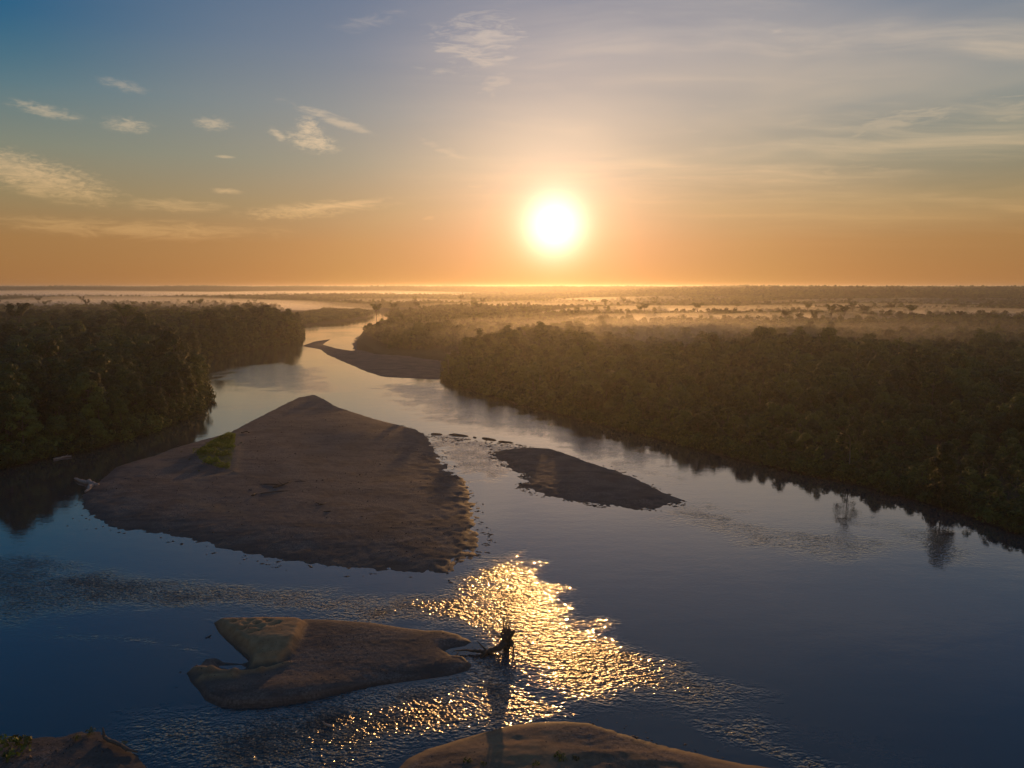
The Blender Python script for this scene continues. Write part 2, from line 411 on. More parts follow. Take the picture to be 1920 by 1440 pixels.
# ------------------------------------------------------------------ terrain
def ridge(x, y):
    """low terra-firme hills far off"""
    h = np.zeros_like(x)
    az = np.degrees(np.arctan2(x, y))
    r = np.hypot(x, y)
    und = fbm(x / 420, y / 420, 5, 4)
    h += und * 6.0 * sstep(r, 900, 1800)
    wob = fbm(x / 900, y / 900, 9, 3) * 260
    h += 46 * sstep(az, 4, 18) * sstep(r + wob, 2150, 2700)
    h += 14 * sstep(az, 0, 7) * sstep(-az, -16, -6) * sstep(r + wob, 2900, 3500)
    h += 48 * sstep(-az, 3, 12) * sstep(r + wob, 4300, 5200)
    h += 38 * sstep(-az, -14, -4) * sstep(az, -14, -4) * sstep(r + wob, 4000, 4700)
    h += 12 * sstep(-az, -8, 6) * sstep(r + wob, 6800, 8200)
    h = np.minimum(h + 12 * sstep(r, 8000, 10500), 35 + 9 * fbm(x / 260, y / 700, 15, 3))
    return np.maximum(h, -3)

def ground_z(P):
    s, _ = sdf(P, RIVER); s2, _ = sdf(P, INLET)
    s = np.maximum(s, s2)
    x, y = P[:, 0], P[:, 1]
    n = fbm(x / 11, y / 11, 21, 3)
    bank = np.where(x < -60, 3.2, 2.0)
    z = np.where(s > 0, -np.minimum(s * 0.5, 2.0) - 0.4, np.minimum(-s * 0.8 - 0.1 + n * 0.5, bank + n * 0.5))
    z = np.maximum(z, -2.2) + np.where(s < -30, ridge(x, y), 0)
    return z, s

def fan_grid(y0, y1, nr, nc, slope=1.0, base=160):
    ys = np.geomspace(y0, y1, nr); t = np.linspace(-1, 1, nc)
    Y = np.repeat(ys, nc); X = (np.tile(t, nr)) * (base + slope * Y)
    i = np.arange((nr - 1) * nc).reshape(nr - 1, nc)[:, :-1].ravel()
    return np.stack([X, Y], 1), np.stack([i, i + 1, i + nc + 1, i + nc], 1)

P, Fq = fan_grid(60, 12000, 470, 420)
zg, sg = ground_z(P)
# leave out quads deep under the river
keep = ~(np.all(sg[Fq] > 8, axis=1))
ground = mesh_obj('ground', np.column_stack([P, zg]), Fq[keep], M['ground'], smooth=True)
tag(ground, 'dark forest floor of the flat river plain', kind='structure')

# ripple strength on the water surface: shallows where the current breaks over gravel
RIFFLES = [  # outline px, strength, edge softness (m)
    ([(900, 1062), (930, 1046), (965, 1040), (1000, 1062), (1040, 1095), (1085, 1140), (1150, 1190), (1250, 1238), (1385, 1303), (1340, 1314), (1250, 1320), (1150, 1322), (1085, 1305),
      (1000, 1270), (1030, 1300), (1100, 1340), (1060, 1352), (950, 1362), (880, 1340), (900, 1290), (890, 1260), (885, 1200), (800, 1172), (720, 1160), (640, 1150), (720, 1128), (830, 1112)], 1.0, 9.0),
    ([(885, 1262), (960, 1250), (1010, 1290), (1060, 1330), (1000, 1350), (900, 1368), (780, 1398), (640, 1450), (380, 1460), (330, 1400), (470, 1345), (640, 1312), (760, 1292)], 1.0, 7.0),
    ([(60, 1080), (240, 1062), (420, 1090), (600, 1112), (760, 1118), (850, 1112), (820, 1160), (640, 1160), (520, 1155), (380, 1145), (250, 1140), (60, 1130)], 0.60, 11.0),
    ([(-80, 1045), (110, 1035), (220, 1085), (180, 1150), (-80, 1180)], 0.45, 14.0), ([(200, 1330), (420, 1340), (620, 1330), (700, 1360), (560, 1450), (250, 1460)], 0.5, 10.0), ([(960, 1180), (1150, 1200), (1330, 1280), (1440, 1310), (1380, 1330), (1200, 1330), (1050, 1290)], 0.55, 9.0),
    ([(200, 1185), (300, 1190), (360, 1225), (380, 1240), (330, 1228), (230, 1200), (60, 1192), (60, 1182)], 0.35, 2.5),
    ([(420, 690), (520, 680), (600, 690), (640, 735), (585, 738), (520, 732), (450, 725), (400, 705)], 0.14, 12.0),
    ([(1290, 940), (1340, 955), (1450, 980), (1560, 1000), (1700, 1020), (1640, 1050), (1500, 1055), (1380, 1020), (1230, 970)], 0.20, 9.0),
    ([(1560, 960), (1700, 985), (1790, 1010), (1850, 1060), (1760, 1060), (1640, 1010)], 0.12, 7.0),
    ([(1320, 1340), (1400, 1345), (1480, 1385), (1560, 1440), (1600, 1500), (1500, 1480), (1420, 1420), (1340, 1380)], 0.40, 4.0),
    ([(800, 815), (860, 822), (930, 828), (985, 840), (930, 850), (960, 885), (900, 905), (850, 885), (815, 850)], 0.22, 3.0),
    ([(700, 720), (830, 720), (1000, 775), (1200, 840), (1300, 920), (1150, 870), (1000, 815), (800, 790)], 0.16, 14.0),
]
Pw, Fw = fan_grid(45, 2600, 420, 420, 0.95, 120)
rip = np.zeros(len(Pw))
wx = fbm(Pw[:, 0] / 9, Pw[:, 1] / 5, 31, 5) * 7.0; wy = fbm(Pw[:, 0] / 9, Pw[:, 1] / 5, 47, 5) * 4.5
Pq = Pw + np.column_stack([wx, wy]) * np.clip(Pw[:, 1:2] / 130, 0.6, 2.5)
for pts, st, soft in RIFFLES:
    s, _ = sdf(Pq, pxpoly(pts))
    rip = np.maximum(rip, st * sstep(s, -soft * 0.4, soft))
patch = 0.72 + 0.5 * fbm(Pw[:, 0] / 5, Pw[:, 1] / 3.4, 55, 3)
rip = np.clip(rip * np.clip(patch, 0.25, 1.25), 0, 1.1)
# broad faint breeze on the open river
rip = np.maximum(rip, 0.035 * sstep(fbm(Pw[:, 0] / 60, Pw[:, 1] / 60, 61, 3), -0.1, 0.5) * sstep(Pw[:, 1], 180, 320))
# calm strip in the lee of the big bar and inside the hook of the small bar
for pts in ([(440, 1050), (700, 1082), (850, 1092), (845, 1108), (700, 1106), (520, 1088), (430, 1066)],
            [(350, 1170), (403, 1172), (440, 1212), (470, 1238), (400, 1232), (370, 1210)],
            [(925, 1200), (968, 1205), (955, 1290), (930, 1345), (905, 1330)][:0] or [(890, 1215), (930, 1222), (925, 1240), (880, 1240)]):
    s, _ = sdf(Pw, pxpoly(pts)); rip *= 1 - 0.92 * sstep(s, -1.0, 2.5)
vz = np.zeros(len(Pw))
water = mesh_obj('river', np.column_stack([Pw, vz]), Fw, M['water'], smooth=True, attrs={'ripple': rip})
tag(water, 'calm brown river winding between gravel bars', kind='structure')
back = mesh_obj('river', [[-700, -400, -0.004], [700, -400, -0.004], [165, 45.2, -0.004], [-165, 45.2, -0.004]], [[0, 1, 2, 3]], M['water'], attrs={'ripple': [0.05] * 4})
tag(back, 'river water below and behind the viewpoint', kind='structure')

# ------------------------------------------------------------------ gravel bars
def build_bar(key, step, height, width, label, shape=None, rag_scale=1.6, rag_amp=0.16):
    poly, rag = BARS[key]
    lo, hi = poly.min(0) - 9, poly.max(0) + 9
    lo[1] = max(lo[1], 34)
    xs = np.arange(lo[0], hi[0], step); ys = np.arange(lo[1], hi[1], step)
    X, Y = np.meshgrid(xs, ys); P = np.column_stack([X.ravel(), Y.ravel()])
    s, ei = sdf(P, poly)
    rg = rag[ei] * 0.5 + rag[(ei + 1) % len(rag)] * 0.5
    x, y = P[:, 0], P[:, 1]
    h = height * (1 - np.exp(-np.maximum(s, 0) / width))
    z = np.where(s > 0, h, np.maximum(s * height / width * 1.2, -1.2))
    z += fbm(x / 26, y / 26, 3, 3) * 0.22 * sstep(s, 2, 18) * height
    edge = np.exp(-(np.maximum(s, 0) / (width * 1.2 + 3)) ** 2)
    z += rg * rag_amp * edge * (fbm(x / rag_scale, y / rag_scale * 0.75, 77, 3) * 1.5 - 0.25)
    z += (0.035 * fbm(x / 1.3, y / 1.3, 88, 3) + 0.05 * fbm(x / 0.7, y / 0.7, 89, 3) * sstep(s, 0, 2)) * (1 if step < 0.4 else 1.4)
    sand = np.zeros(len(x))
    if shape: z, sand = shape(x, y, s, z, sand)
    nx, ny = len(xs), len(ys)
    i = (np.arange(ny - 1)[:, None] * nx + np.arange(nx - 1)[None]).ravel()
    Fb = np.stack([i, i + 1, i + nx + 1, i + nx], 1)
    Fb = Fb[np.any((z[Fb] > -0.22), axis=1) & np.any(s[Fb] > -8, axis=1)]
    used = np.unique(Fb); re = np.full(len(x), -1); re[used] = np.arange(len(used))
    o = mesh_obj('gravel_bar', np.column_stack([x, y, z])[used], re[Fb], M['gravel'], smooth=True, attrs={'sand': sand[used]})
    BAR_OBJ[key] = o
    return tag(o, label, kind='structure')

BAR_OBJ = {}
def pit_field(x, y, pts, depth, rad):
    out = np.zeros(len(x))
    for (px, py) in pts:
        c = W(px, py); d2 = ((x - c[0]) / rad) ** 2 + ((y - c[1]) / (rad * 0.8)) ** 2
        out -= depth * np.exp(-d2)
    return out

def shape_B(x, y, s, z, sand):
    # higher back of the bar along the upper left, old channel in the middle, pale dry crests
    for (a, b, hgt, wd) in (((448, 806), (446, 850), 0.12, 1.6), ((446, 850), (440, 893), 0.14, 1.4), ((440, 893), (372, 904), 0.14, 1.8)):
        pa, pb = W(*a), W(*b); ab = pb - pa
        t = np.clip(((x - pa[0]) * ab[0] + (y - pa[1]) * ab[1]) / (ab @ ab), 0, 1)
        d = np.hypot(x - pa[0] - t * ab[0], y - pa[1] - t * ab[1])
        z = z + hgt * np.exp(-(d / wd) ** 2); sand = np.maximum(sand, 0.35 * np.exp(-(d / wd) ** 2))
    s2, _ = sdf(np.column_stack([x, y]), pxpoly([(300, 868), (360, 862), (420, 895), (330, 912), (290, 890)]))
    z = z - 0.35 * sstep(s2, -4, 6)
    s3, _ = sdf(np.column_stack([x, y]), pxpoly([(335, 940), (430, 955), (470, 975), (400, 965), (340, 950)]))
    sand = np.maximum(sand, 0.4 * sstep(s3, -2, 2.5))
    lower, _ = sdf(np.column_stack([x, y]), pxpoly([(130, 930), (300, 985), (600, 1030), (900, 1000), (930, 1100), (400, 1060), (130, 1000)]))
    z = z - 0.30 * sstep(lower, -10, 8)
    return z, sand

def shape_D(x, y, s, z, sand):
    P = np.column_stack([x, y])
    sp, _ = sdf(P, pxpoly([(403, 1166), (560, 1160), (572, 1180), (562, 1210), (545, 1236), (520, 1252), (470, 1255), (472, 1236), (440, 1208), (414, 1186)]))
    m = sstep(sp, -0.8, 0.8); sand = np.maximum(sand, m)
    z = z + 0.45 * sstep(sp, -0.2, 1.2) * sstep(y, W(500, 1246)[1], W(500, 1215)[1])
    z += m * (np.clip(W(480, 1163)[1] - y, 0, 3.2) * 0.25 + np.clip(W(480, 1163)[1] - 3.2 - y, 0, 7) * 0.05)
    z += pit_field(x, y, [(452, 1178), (470, 1182), (466, 1172), (482, 1188), (497, 1179), (462, 1188), (476, 1195), (490, 1196), (504, 1184), (510, 1192), (446, 1170), (484, 1203), (470, 1206), (455, 1198), (440, 1182), (520, 1188)], 0.5, 0.62)
    # hooked sandy rim at the lower left, pond behind it
    for (a, b, hg, wd) in (((395, 1268), (440, 1273), .5, .7), ((440, 1273), (490, 1268), .45, .6), ((490, 1268), (540, 1252), .38, .55), ((365, 1258), (395, 1268), .6, .9), ((380, 1278), (440, 1280), .35, .8)):
        pa, pb = W(*a), W(*b); ab = pb - pa
        t = np.clip(((x - pa[0]) * ab[0] + (y - pa[1]) * ab[1]) / (ab @ ab), 0, 1)
        d = np.hypot(x - pa[0] - t * ab[0], y - pa[1] - t * ab[1])
        z = z + hg * np.exp(-(d / wd) ** 2); sand = np.maximum(sand, 0.9 * np.exp(-(d / wd) ** 2))
    sh, _ = sdf(P, pxpoly([(402, 1244), (470, 1246), (540, 1238), (545, 1250), (500, 1262), (440, 1266), (400, 1262)]))
    z = z - 0.55 * sstep(sh, -0.4, 1.2)
    # steep cut edge toward the viewer
    near = sstep(y, W(600, 1290)[1] + 4, W(600, 1290)[1] - 3)
    z = z + 0.55 * sstep(s, 0.1, 1.0) * near
    tip, _ = sdf(P, pxpoly([(790, 1176), (880, 1190), (890, 1210), (835, 1224), (780, 1210)]))
    z = z - 0.18 * sstep(tip, -1, 3)
    return z, sand

def shape_E(x, y, s, z, sand):
    n = fbm(x / 9, y / 3.2, 131, 3)
    z = z + 0.35 * n * sstep(s, 0.5, 5)
    sand = np.clip(0.22 + 1.1 * fbm(x / 12, y / 5, 141, 3), 0, 1)
    g, _ = sdf(np.column_stack([x, y]), pxpoly([(1010, 1358), (1110, 1354), (1240, 1396), (1170, 1400), (1090, 1385)]))
    sand = sand * (1 - sstep(g, -1, 1.5)); sand = np.maximum(sand, 0.9 * sstep(-s, -2.2, -0.6) * (1 - sstep(g, -1.5, 1)))
    return z, sand

build_bar('A', 1.6, 1.5, 14, 'brown gravel bar with a thin spit below the middle forest', rag_scale=5, rag_amp=0.5)
build_bar('B', 0.55, 1.25, 9, 'largest gravel bar, heart-shaped, with a green scrub patch', shape_B, 2.2, 0.22)
build_bar('C', 0.45, 1.0, 6, 'leaf-shaped dark gravel bar right of the large bar', rag_scale=2.0, rag_amp=0.24)
build_bar('D', 0.2, 0.85, 1.7, 'small gravel and sand island with pitted sand at one end', shape_D, 0.8, 0.12)
build_bar('E', 0.22, 1.1, 3.5, 'lit sandy bar at the bottom edge of the picture', shape_E, 0.8, 0.12)
build_bar('F', 0.3, 0.42, 2.5, 'gravel bank in the bottom left corner, painted dark as by vignetting', None, 0.9, 0.15)  # kept low so the height-based darkening stands in for corner vignetting

# ------------------------------------------------------------------ plant building
def leaves_on(rng, lobes, per, size, up=0.35, flat=0.95, mid=None):
    """leaf-spray quads on the shells of many lobes; returns verts, quads, tint"""
    V, T = [], []
    for (c, r) in lobes:
        n = int(per * (r[0] * r[1] / 4.0)) + 6
        d = rng.normal(size=(n, 3)); d[:, 2] = d[:, 2] + up
        d /= np.linalg.norm(d, axis=1, keepdims=True)
        p = np.asarray(c) + d * np.asarray(r) * rng.uniform(0.70, 1.08, (n, 1))
        cd = 0 if mid is None else (p - np.asarray(mid)) / (np.linalg.norm(p - np.asarray(mid), axis=1, keepdims=True) + 1e-6) * 0.7
        nn = d * flat + cd + rng.normal(size=(n, 3)) * 0.32; nn /= np.linalg.norm(nn, axis=1, keepdims=True)
        a = np.cross(nn, rng.normal(size=(n, 3))); a /= np.linalg.norm(a, axis=1, keepdims=True)
        b = np.cross(nn, a)
        s = size * rng.uniform(0.6, 1.35, (n, 1))
        q = np.stack([p - a * s * 0.55, p + b * s * 0.36 - nn * s * .08, p + a * s * 0.55, p - b * s * 0.36 - nn * s * .08], 1)
        V.append(q.reshape(-1, 3))
        lt = np.clip(rng.uniform(0.1, 0.9) + rng.normal(size=n) * 0.06, 0, 1)
        T.append(np.repeat(lt, 4))
    V = np.vstack(V); T = np.concatenate(T)
    return V, np.arange(len(V)).reshape(-1, 4), T

def tube(pts, rad, sides=7, rng=None, jit=0.0):
    pts = np.asarray(pts, float); n = len(pts); V = []
    for i in range(n):
        tdir = pts[min(i + 1, n - 1)] - pts[max(i - 1, 0)]; tdir /= np.linalg.norm(tdir) + 1e-9
        ref = np.array([0, 0, 1.0]) if abs(tdir[2]) < 0.9 else np.array([1.0, 0, 0])
        u = np.cross(tdir, ref); u /= np.linalg.norm(u); v = np.cross(tdir, u)
        for j in range(sides):
            a = 2 * math.pi * j / sides
            r = rad[i] * (1 + (rng.uniform(-jit, jit) if rng is not None else 0))
            V.append(pts[i] + (u * math.cos(a) + v * math.sin(a)) * r)
    Fc = [[i * sides + j, i * sides + (j + 1) % sides, (i + 1) * sides + (j + 1) % sides, (i + 1) * sides + j] for i in range(n - 1) for j in range(sides)]
    V.append(pts[0]); V.append(pts[-1]); c0, c1 = len(V) - 2, len(V) - 1
    for j in range(sides):
        Fc.append([c0, (j + 1) % sides, j, c0][:3] + [j]); Fc[-1] = [c0, (j + 1) % sides, j, j]
        Fc.append([c1, (n - 1) * sides + j, (n - 1) * sides + (j + 1) % sides, (n - 1) * sides + (j + 1) % sides])
    return np.array(V), Fc

def tubes_mesh(name, items, m):
    """one mesh out of several tubes of the same branch system"""
    me = bpy.data.meshes.new(name); bm = bmesh.new()
    for (V, Fc) in items:
        vs = [bm.verts.new(v) for v in V]
        for f in Fc:
            ids = list(dict.fromkeys(f))
            if len(ids) >= 3:
                try: bm.faces.new([vs[i] for i in ids])
                except ValueError: pass
    bm.normal_update(); bm.to_mesh(me); bm.free(); me.materials.append(m); me.shade_smooth()
    return me

def make_species(seed, h, base, rad, top_flat, nlobe, per, size, trunk_r, m='leaf', bark='bark', limb=5, lobe_r=2.1, hollow=0.55):
    rng = np.random.default_rng(seed); lobes = []
    ch = h - base
    for i in range(nlobe):
        t = rng.uniform(0, 1) ** 0.75                       # 0 base .. 1 top of the crown
        prof = math.sin(math.pi * min(1, (0.16 + 0.84 * t) ** (1.0 - 0.35 * top_flat))) if top_flat < 0.9 else (1 - 0.75 * (1 - t) ** 1.2)
        prof = max(prof, 0.30)
        rr = rad * prof * rng.uniform(hollow, 1.0); a = rng.uniform(0, 2 * math.pi)
        lr = lobe_r * rng.uniform(0.65, 1.35)
        lobes.append(((rr * math.cos(a), rr * math.sin(a), base + ch * t - lr * 0.5), (lr, lr, lr * rng.uniform(0.55, 0.85))))
    V, Fq, T = leaves_on(rng, lobes, per, size, mid=(0, 0, base + ch * 0.25))
    cm = bpy.data.meshes.new('crown'); fill_mesh(cm, V.astype(np.float32), Fq.astype(np.int32), {'tint': T}); cm.materials.append(M[m])
    items = []
    bend = rng.normal(size=2) * 0.035 * h
    tr = [np.array([bend[0] * (t ** 2), bend[1] * (t ** 2), -0.6 + (base + ch * 0.55 + 0.6) * t]) for t in np.linspace(0, 1, 6)]
    items.append(tube(tr, [trunk_r * (1.35 if i == 0 else 1 - 0.13 * i) for i in range(6)], 7, rng, 0.08))
    for i in range(limb):
        c = np.array(lobes[rng.integers(len(lobes))][0]); st = tr[rng.integers(3, 6)]
        mid = (st + c) / 2 + np.array([0, 0, rng.uniform(-0.3, 0.8)])
        items.append(tube([st, mid, c], [trunk_r * 0.45, trunk_r * 0.28, trunk_r * 0.10], 5, rng, 0.1))
    tm = tubes_mesh('trunk', items, M[bark])
    return cm, tm

SPECIES = [  # broad dome, second dome, draped column, umbrella emergent, airy, small scrub tree, pale-trunk airy
    make_species(1, 27, 9, 7.2, 0.4, 40, 62, 0.95, 0.42),
    make_species(2, 25, 7, 6.2, 0.2, 36, 62, 0.90, 0.36),
    make_species(3, 24, 2.5, 4.8, 0.1, 44, 60, 0.90, 0.34, lobe_r=1.9),
    make_species(4, 36, 28, 9.0, 1.0, 30, 58, 0.95, 0.55, limb=9, lobe_r=1.9),
    make_species(5, 21, 8, 5.6, 0.3, 22, 42, 0.85, 0.26, limb=8, lobe_r=1.5, hollow=0.35),
    make_species(6, 12, 1.2, 4.4, 0.2, 26, 60, 0.80, 0.18, lobe_r=1.5),
    make_species(7, 20, 8.5, 6.0, 0.6, 22, 40, 0.80, 0.30, bark='palebark', limb=10, lobe_r=1.5, hollow=0.4),
    make_species(8, 15, 3.0, 6.6, 0.5, 48, 58, 0.80, 0.28, lobe_r=1.9),
    make_species(9, 14, 2.5, 5.2, 0.1, 34, 58, 0.75, 0.24, lobe_r=1.8),
]
SP_H = [27, 25, 24, 36, 21, 12, 20, 15, 14]
SP_NAME = ['rainforest_tree', 'rainforest_tree', 'rainforest_tree', 'emergent_tree', 'rainforest_tree', 'scrub_tree', 'rainforest_tree', 'rainforest_tree', 'rainforest_tree']

def make_bush(seed, h, r, n, per, size, m):
    rng = np.random.default_rng(seed); lobes = []
    for i in range(n):
        a = rng.uniform(0, 2 * math.pi); rr = r * math.sqrt(rng.uniform(0, 1)) * 0.8
        lr = r * rng.uniform(0.22, 0.42); z = (h - lr) * rng.uniform(0.15, 1) * (1 - 0.5 * (rr / r) ** 2)
        lobes.append(((rr * math.cos(a), rr * math.sin(a), z), (lr, lr, lr * 0.8)))
    V, Fq, T = leaves_on(rng, lobes, per, size, up=0.5)
    me = bpy.data.meshes.new('foliage'); fill_mesh(me, V.astype(np.float32), Fq.astype(np.int32), {'tint': T}); me.materials.append(M[m])
    return me
BUSH_DARK = make_bush(11, 5.0, 4.2, 16, 60, 0.7, 'leaf')
BUSH_LIGHT = make_bush(12, 2.4, 2.6, 16, 190, 0.34, 'lightleaf')
BUSH_SMALL = make_bush(13, 1.1, 1.0, 10, 500, 0.20, 'leaf')

# ------------------------------------------------------------------ forest layout
rng = np.random.default_rng(2024)
def jitter(x0, x1, y0, y1, sp):
    xs = np.arange(x0, x1, sp); ys = np.arange(y0, y1, sp)
    X, Y = np.meshgrid(xs, ys); X = X + (np.arange(len(ys)) % 2)[:, None] * sp * 0.5
    P = np.column_stack([X.ravel(), Y.ravel()]); return P + rng.uniform(-0.42, 0.42, P.shape) * sp

BAR_A = BARS['A'][0]
STRIP = pxpoly([(540, 590), (560, 584.5), (640, 587), (702, 590), (690, 595), (650, 601), (600, 607), (545, 615)])
CLEARS = [pxpoly([(1640, 850), (1760, 850), (1790, 900), (1700, 920), (1640, 890)])]
def zone_of(P):
    return np.where(P[:, 0] < -0.30 * P[:, 1] + 0.0, 0, 1)       # 0 = left forest, 1 = right forest

def layout():
    out = []
    P = np.vstack([jitter(-780, -40, 120, 1150, 7.6)])
    P = P[(P[:, 0] / P[:, 1] > -0.86) & (P[:, 0] < -0.26 * P[:, 1])]
    s, _ = sdf(P, RIVER); st, _ = sdf(P, STRIP); ok = (s < -2.0) & (st < -5) & (P[:, 1] < 960 + 120 * fbm(P[:, 0] / 120, P[:, 1] / 300, 74, 3))
    P, s = P[ok], s[ok]
    for p, ss in zip(P, s):
        u = rng.uniform()
        front = ss > -11
        if front: sp = rng.choice([2, 2, 1, 5, 7, 8]); sc_ = rng.uniform(0.55, 0.95)
        else: sp = rng.choice([0, 0, 1, 1, 2, 4]); sc_ = rng.uniform(0.80, 1.24)
        if u < 0.004 and not front: sp = 3; sc_ = rng.uniform(0.95, 1.1)
        if sp == 5: sc_ *= 1.1
        sc_ *= 1 + 0.22 * float(fbm(np.array([p[0] / 60]), np.array([p[1] / 60]), 72, 3)[0])
        if p[1] > 600 and p[0] > -0.42 * p[1]: sc_ *= 1.14
        if not front and rng.uniform() < 0.28: sc_ *= 0.74
        if not front and ss > -24: sc_ *= 0.85
        sc_ = min(sc_, max(12, 60.5 - p[1] * (0.036 if p[0] < -0.40 * p[1] else 0.030)) * rng.choice([0.62, 0.74, 0.84, 0.9, 0.95, 1.0, 1.04]) / SP_H[sp])
        out.append((p[0], p[1], sp, sc_, 0 if p[1] < 470 else 2, front))
    P = np.vstack([jitter(-280, 900, 110, 1000, 6.4)])
    P = P[(np.abs(P[:, 0] / P[:, 1]) < 0.90) & (P[:, 0] > -0.26 * P[:, 1])]
    edge = 800 + 140 * fbm(P[:, 0] / 130, P[:, 1] / 400, 73, 3) + 130 * sstep(-P[:, 0] / P[:, 1], -0.12, 0.06)
    s, _ = sdf(P, RIVER); sa, _ = sdf(P, BAR_A); st, _ = sdf(P, STRIP); si, _ = sdf(P, INLET)
    ok = (s < -2.5) & (sa < 3) & (st < 0) & (si < 2) & (P[:, 1] < edge)
    for c in CLEARS: cs, _ = sdf(P, c); ok &= (cs < 0) | (rng.uniform(size=len(P)) < 0.15)
    P, s = P[ok], s[ok]
    gap = fbm(P[:, 0] / 62, P[:, 1] / 62, 71, 3)
    for p, ss, g in zip(P, s, gap):
        front = ss > -9
        px_ = CX + F_PX * p[0] / p[1]; corner = px_ > 1640 and p[1] < 300
        if rng.uniform() < (0.50 if front else 0.42) + 0.8 * max(0, -g) - (0.25 if corner else 0):
            sp = int(rng.choice([5, 5, 8])); h = rng.uniform(4.5, 9.5)
        else:
            sp = int(rng.choice([7, 7, 7, 8, 0, 1, 4, 6])); h = rng.uniform(11, 18.5) * (1 + 0.40 * g) * (1.2 if corner else 1)
            if rng.uniform() < 0.08: h *= 1.4
        if p[1] > 560 and p[0] < 0.12 * p[1]: h *= 1.25
        h = min(h, max(9, 62 - p[1] * 0.0555) * rng.uniform(0.6, 1.2))
        if p[1] > 800 and p[0] < -0.06 * p[1]: h = min(h, rng.uniform(10, 15))
        if -110 < p[0] < 190: h = min(h, max(6, 0.074 * (p[1] - 135) * rng.uniform(0.75, 1.0)))
        sc_ = h / SP_H[sp] * 1.0
        out.append((p[0], p[1], sp, sc_, 1 if p[1] < 430 else 3, front))
    return out
trees = layout()

# trees one can pick out in the photograph: px of the crown's centre column, distance, species, height, label
SPECIAL = [
    (240, 620, 3, 42.0, 'flat-topped emergent tree rising alone above the left forest skyline'),
    (35, 610, 3, 43.0, 'umbrella-crowned emergent tree on the skyline at the far left edge'),
    (268, 560, 0, 38.5, 'broad domed tree crown bulging above the left forest skyline'),
    (318, 400, 0, 35.0, 'big rounded dark crown near the tip of the left forest'),
    (455, 790, 0, 35.5, 'tall rounded tree at the start of the far left headland'),
    (500, 800, 0, 37.5, 'tallest tree on the far left headland above the river bend'),
    (540, 795, 0, 34.0, 'rounded tree at the river end of the far left headland'),
    (1128, 760, 2, 29.0, 'tall dark block-shaped tree in the golden haze below the sun'),
    (1800, 400, 0, 23.0, 'dark rounded crown standing out in the right-hand forest'),
    (1608, 226, 6, 15.0, 'spreading tree with a pale trunk on the right bank'),
    (1790, 196, 2, 16.5, 'dark dense tree leaning over the right bank beside the water'),
    (1700, 860, 4, 19.0, 'thin airy tree silhouetted against pale mist beyond the right forest'),
    (1570, 840, 4, 19.0, 'feathery tree silhouetted against bright mist in the right middle distance'),
    (1520, 830, 2, 18.0, 'narrow pointed tree in front of bright mist in the right middle distance'),
]
special_xy = np.array([[(px - CX) / F_PX * D, D] for px, D, *_ in SPECIAL])

def drop_near(tr, r=5.0):
    out = []
    for t in tr:
        if np.min(np.hypot(special_xy[:, 0] - t[0], special_xy[:, 1] - t[1])) > r: out.append(t)
    return out
trees = drop_near(trees)
TXY = np.array([[t[0], t[1]] for t in trees])
TZ = ground_z(TXY)[0]

def plant_tree(x, y, z, sp, scl, label, group=None, cat='tree', rz=None):
    e = bpy.data.objects.new(SP_NAME[sp], None); COL.objects.link(e)
    e.location = (x, y, z - 0.2); e.rotation_euler = (0, 0, rng.uniform(0, 6.28) if rz is None else rz)
    e.scale = (scl * rng.uniform(0.92, 1.1), scl * rng.uniform(0.92, 1.1), scl); e.empty_display_size = 2
    c = bpy.data.objects.new('crown', SPECIES[sp][0]); COL.objects.link(c); c.parent = e
    t = bpy.data.objects.new('trunk', SPECIES[sp][1]); COL.objects.link(t); t.parent = e
    tag(e, label, cat, group)
    return c, t

SZ = ground_z(special_xy)[0]
ref = {}
for (px, D, sp, h, label), p, z in zip(SPECIAL, special_xy, SZ):
    ref[sp] = plant_tree(p[0], p[1], max(z, 0.3), sp, h / SP_H[sp], label)

# the 286 forest trees that show largest are single trees; the rest are the forest mass
scr = np.array([SP_H[t[2]] * t[3] / math.hypot(t[0], t[1]) for t in trees])
vis = (np.abs(TXY[:, 0]) / TXY[:, 1] < 0.74)
order = np.argsort(-np.where(vis, scr, 0))
single = set(order[:284].tolist())
KIND_WORDS = ['broad domed', 'rounded', 'vine-draped columnar', 'umbrella-crowned emergent', 'open airy', 'low bushy', 'pale-trunked airy', 'wide spreading', 'low rounded']
ZONE_WORDS = {(0, True): 'in the front row of the left bank forest', (0, False): 'inside the near left bank forest',
              (1, True): 'at the water edge of the right bank', (1, False): 'inside the forest behind the right bank',
              (2, True): 'at the water edge of the far left headland', (2, False): 'on the far left headland',
              (3, True): 'at the edge of the hazy far right bank', (3, False): 'in the hazy forest of the far right bank'}
def proj(x, y, z):
    c, s_ = math.cos(PITCH), math.sin(PITCH); dz = z - H
    dep = y * c - dz * s_; up = y * s_ + dz * c
    return CX + F_PX * x / dep, CY - F_PX * up / dep
LEFT_MARKS = [(-60, 'at the left picture edge'), (70, 'left of the pale log'), (150, 'behind the pale log'), (190, 'just right of the pale log'),
              (240, 'opposite the large bar tip'), (300, 'opposite the scrub patch'), (345, 'before the forest point'), (380, 'at the forest point'), (470, 'toward the far headland')]
RIGHT_MARKS = [(840, 'beside the brown middle bar'), (950, 'below the sun'), (1080, 'opposite the leaf-shaped bar'), (1220, 'past the leaf-shaped bar middle'),
               (1360, 'opposite the leaf-shaped bar point'), (1440, 'before the rippled shallows'), (1520, 'opposite the rippled shallows'), (1570, 'left of the pale-trunked tree'), (1640, 'right of the pale-trunked tree'),
               (1720, 'around the small clearing'), (1780, 'near the dark leaning tree'), (1840, 'past the dark leaning tree'), (1900, 'at the right picture edge')]
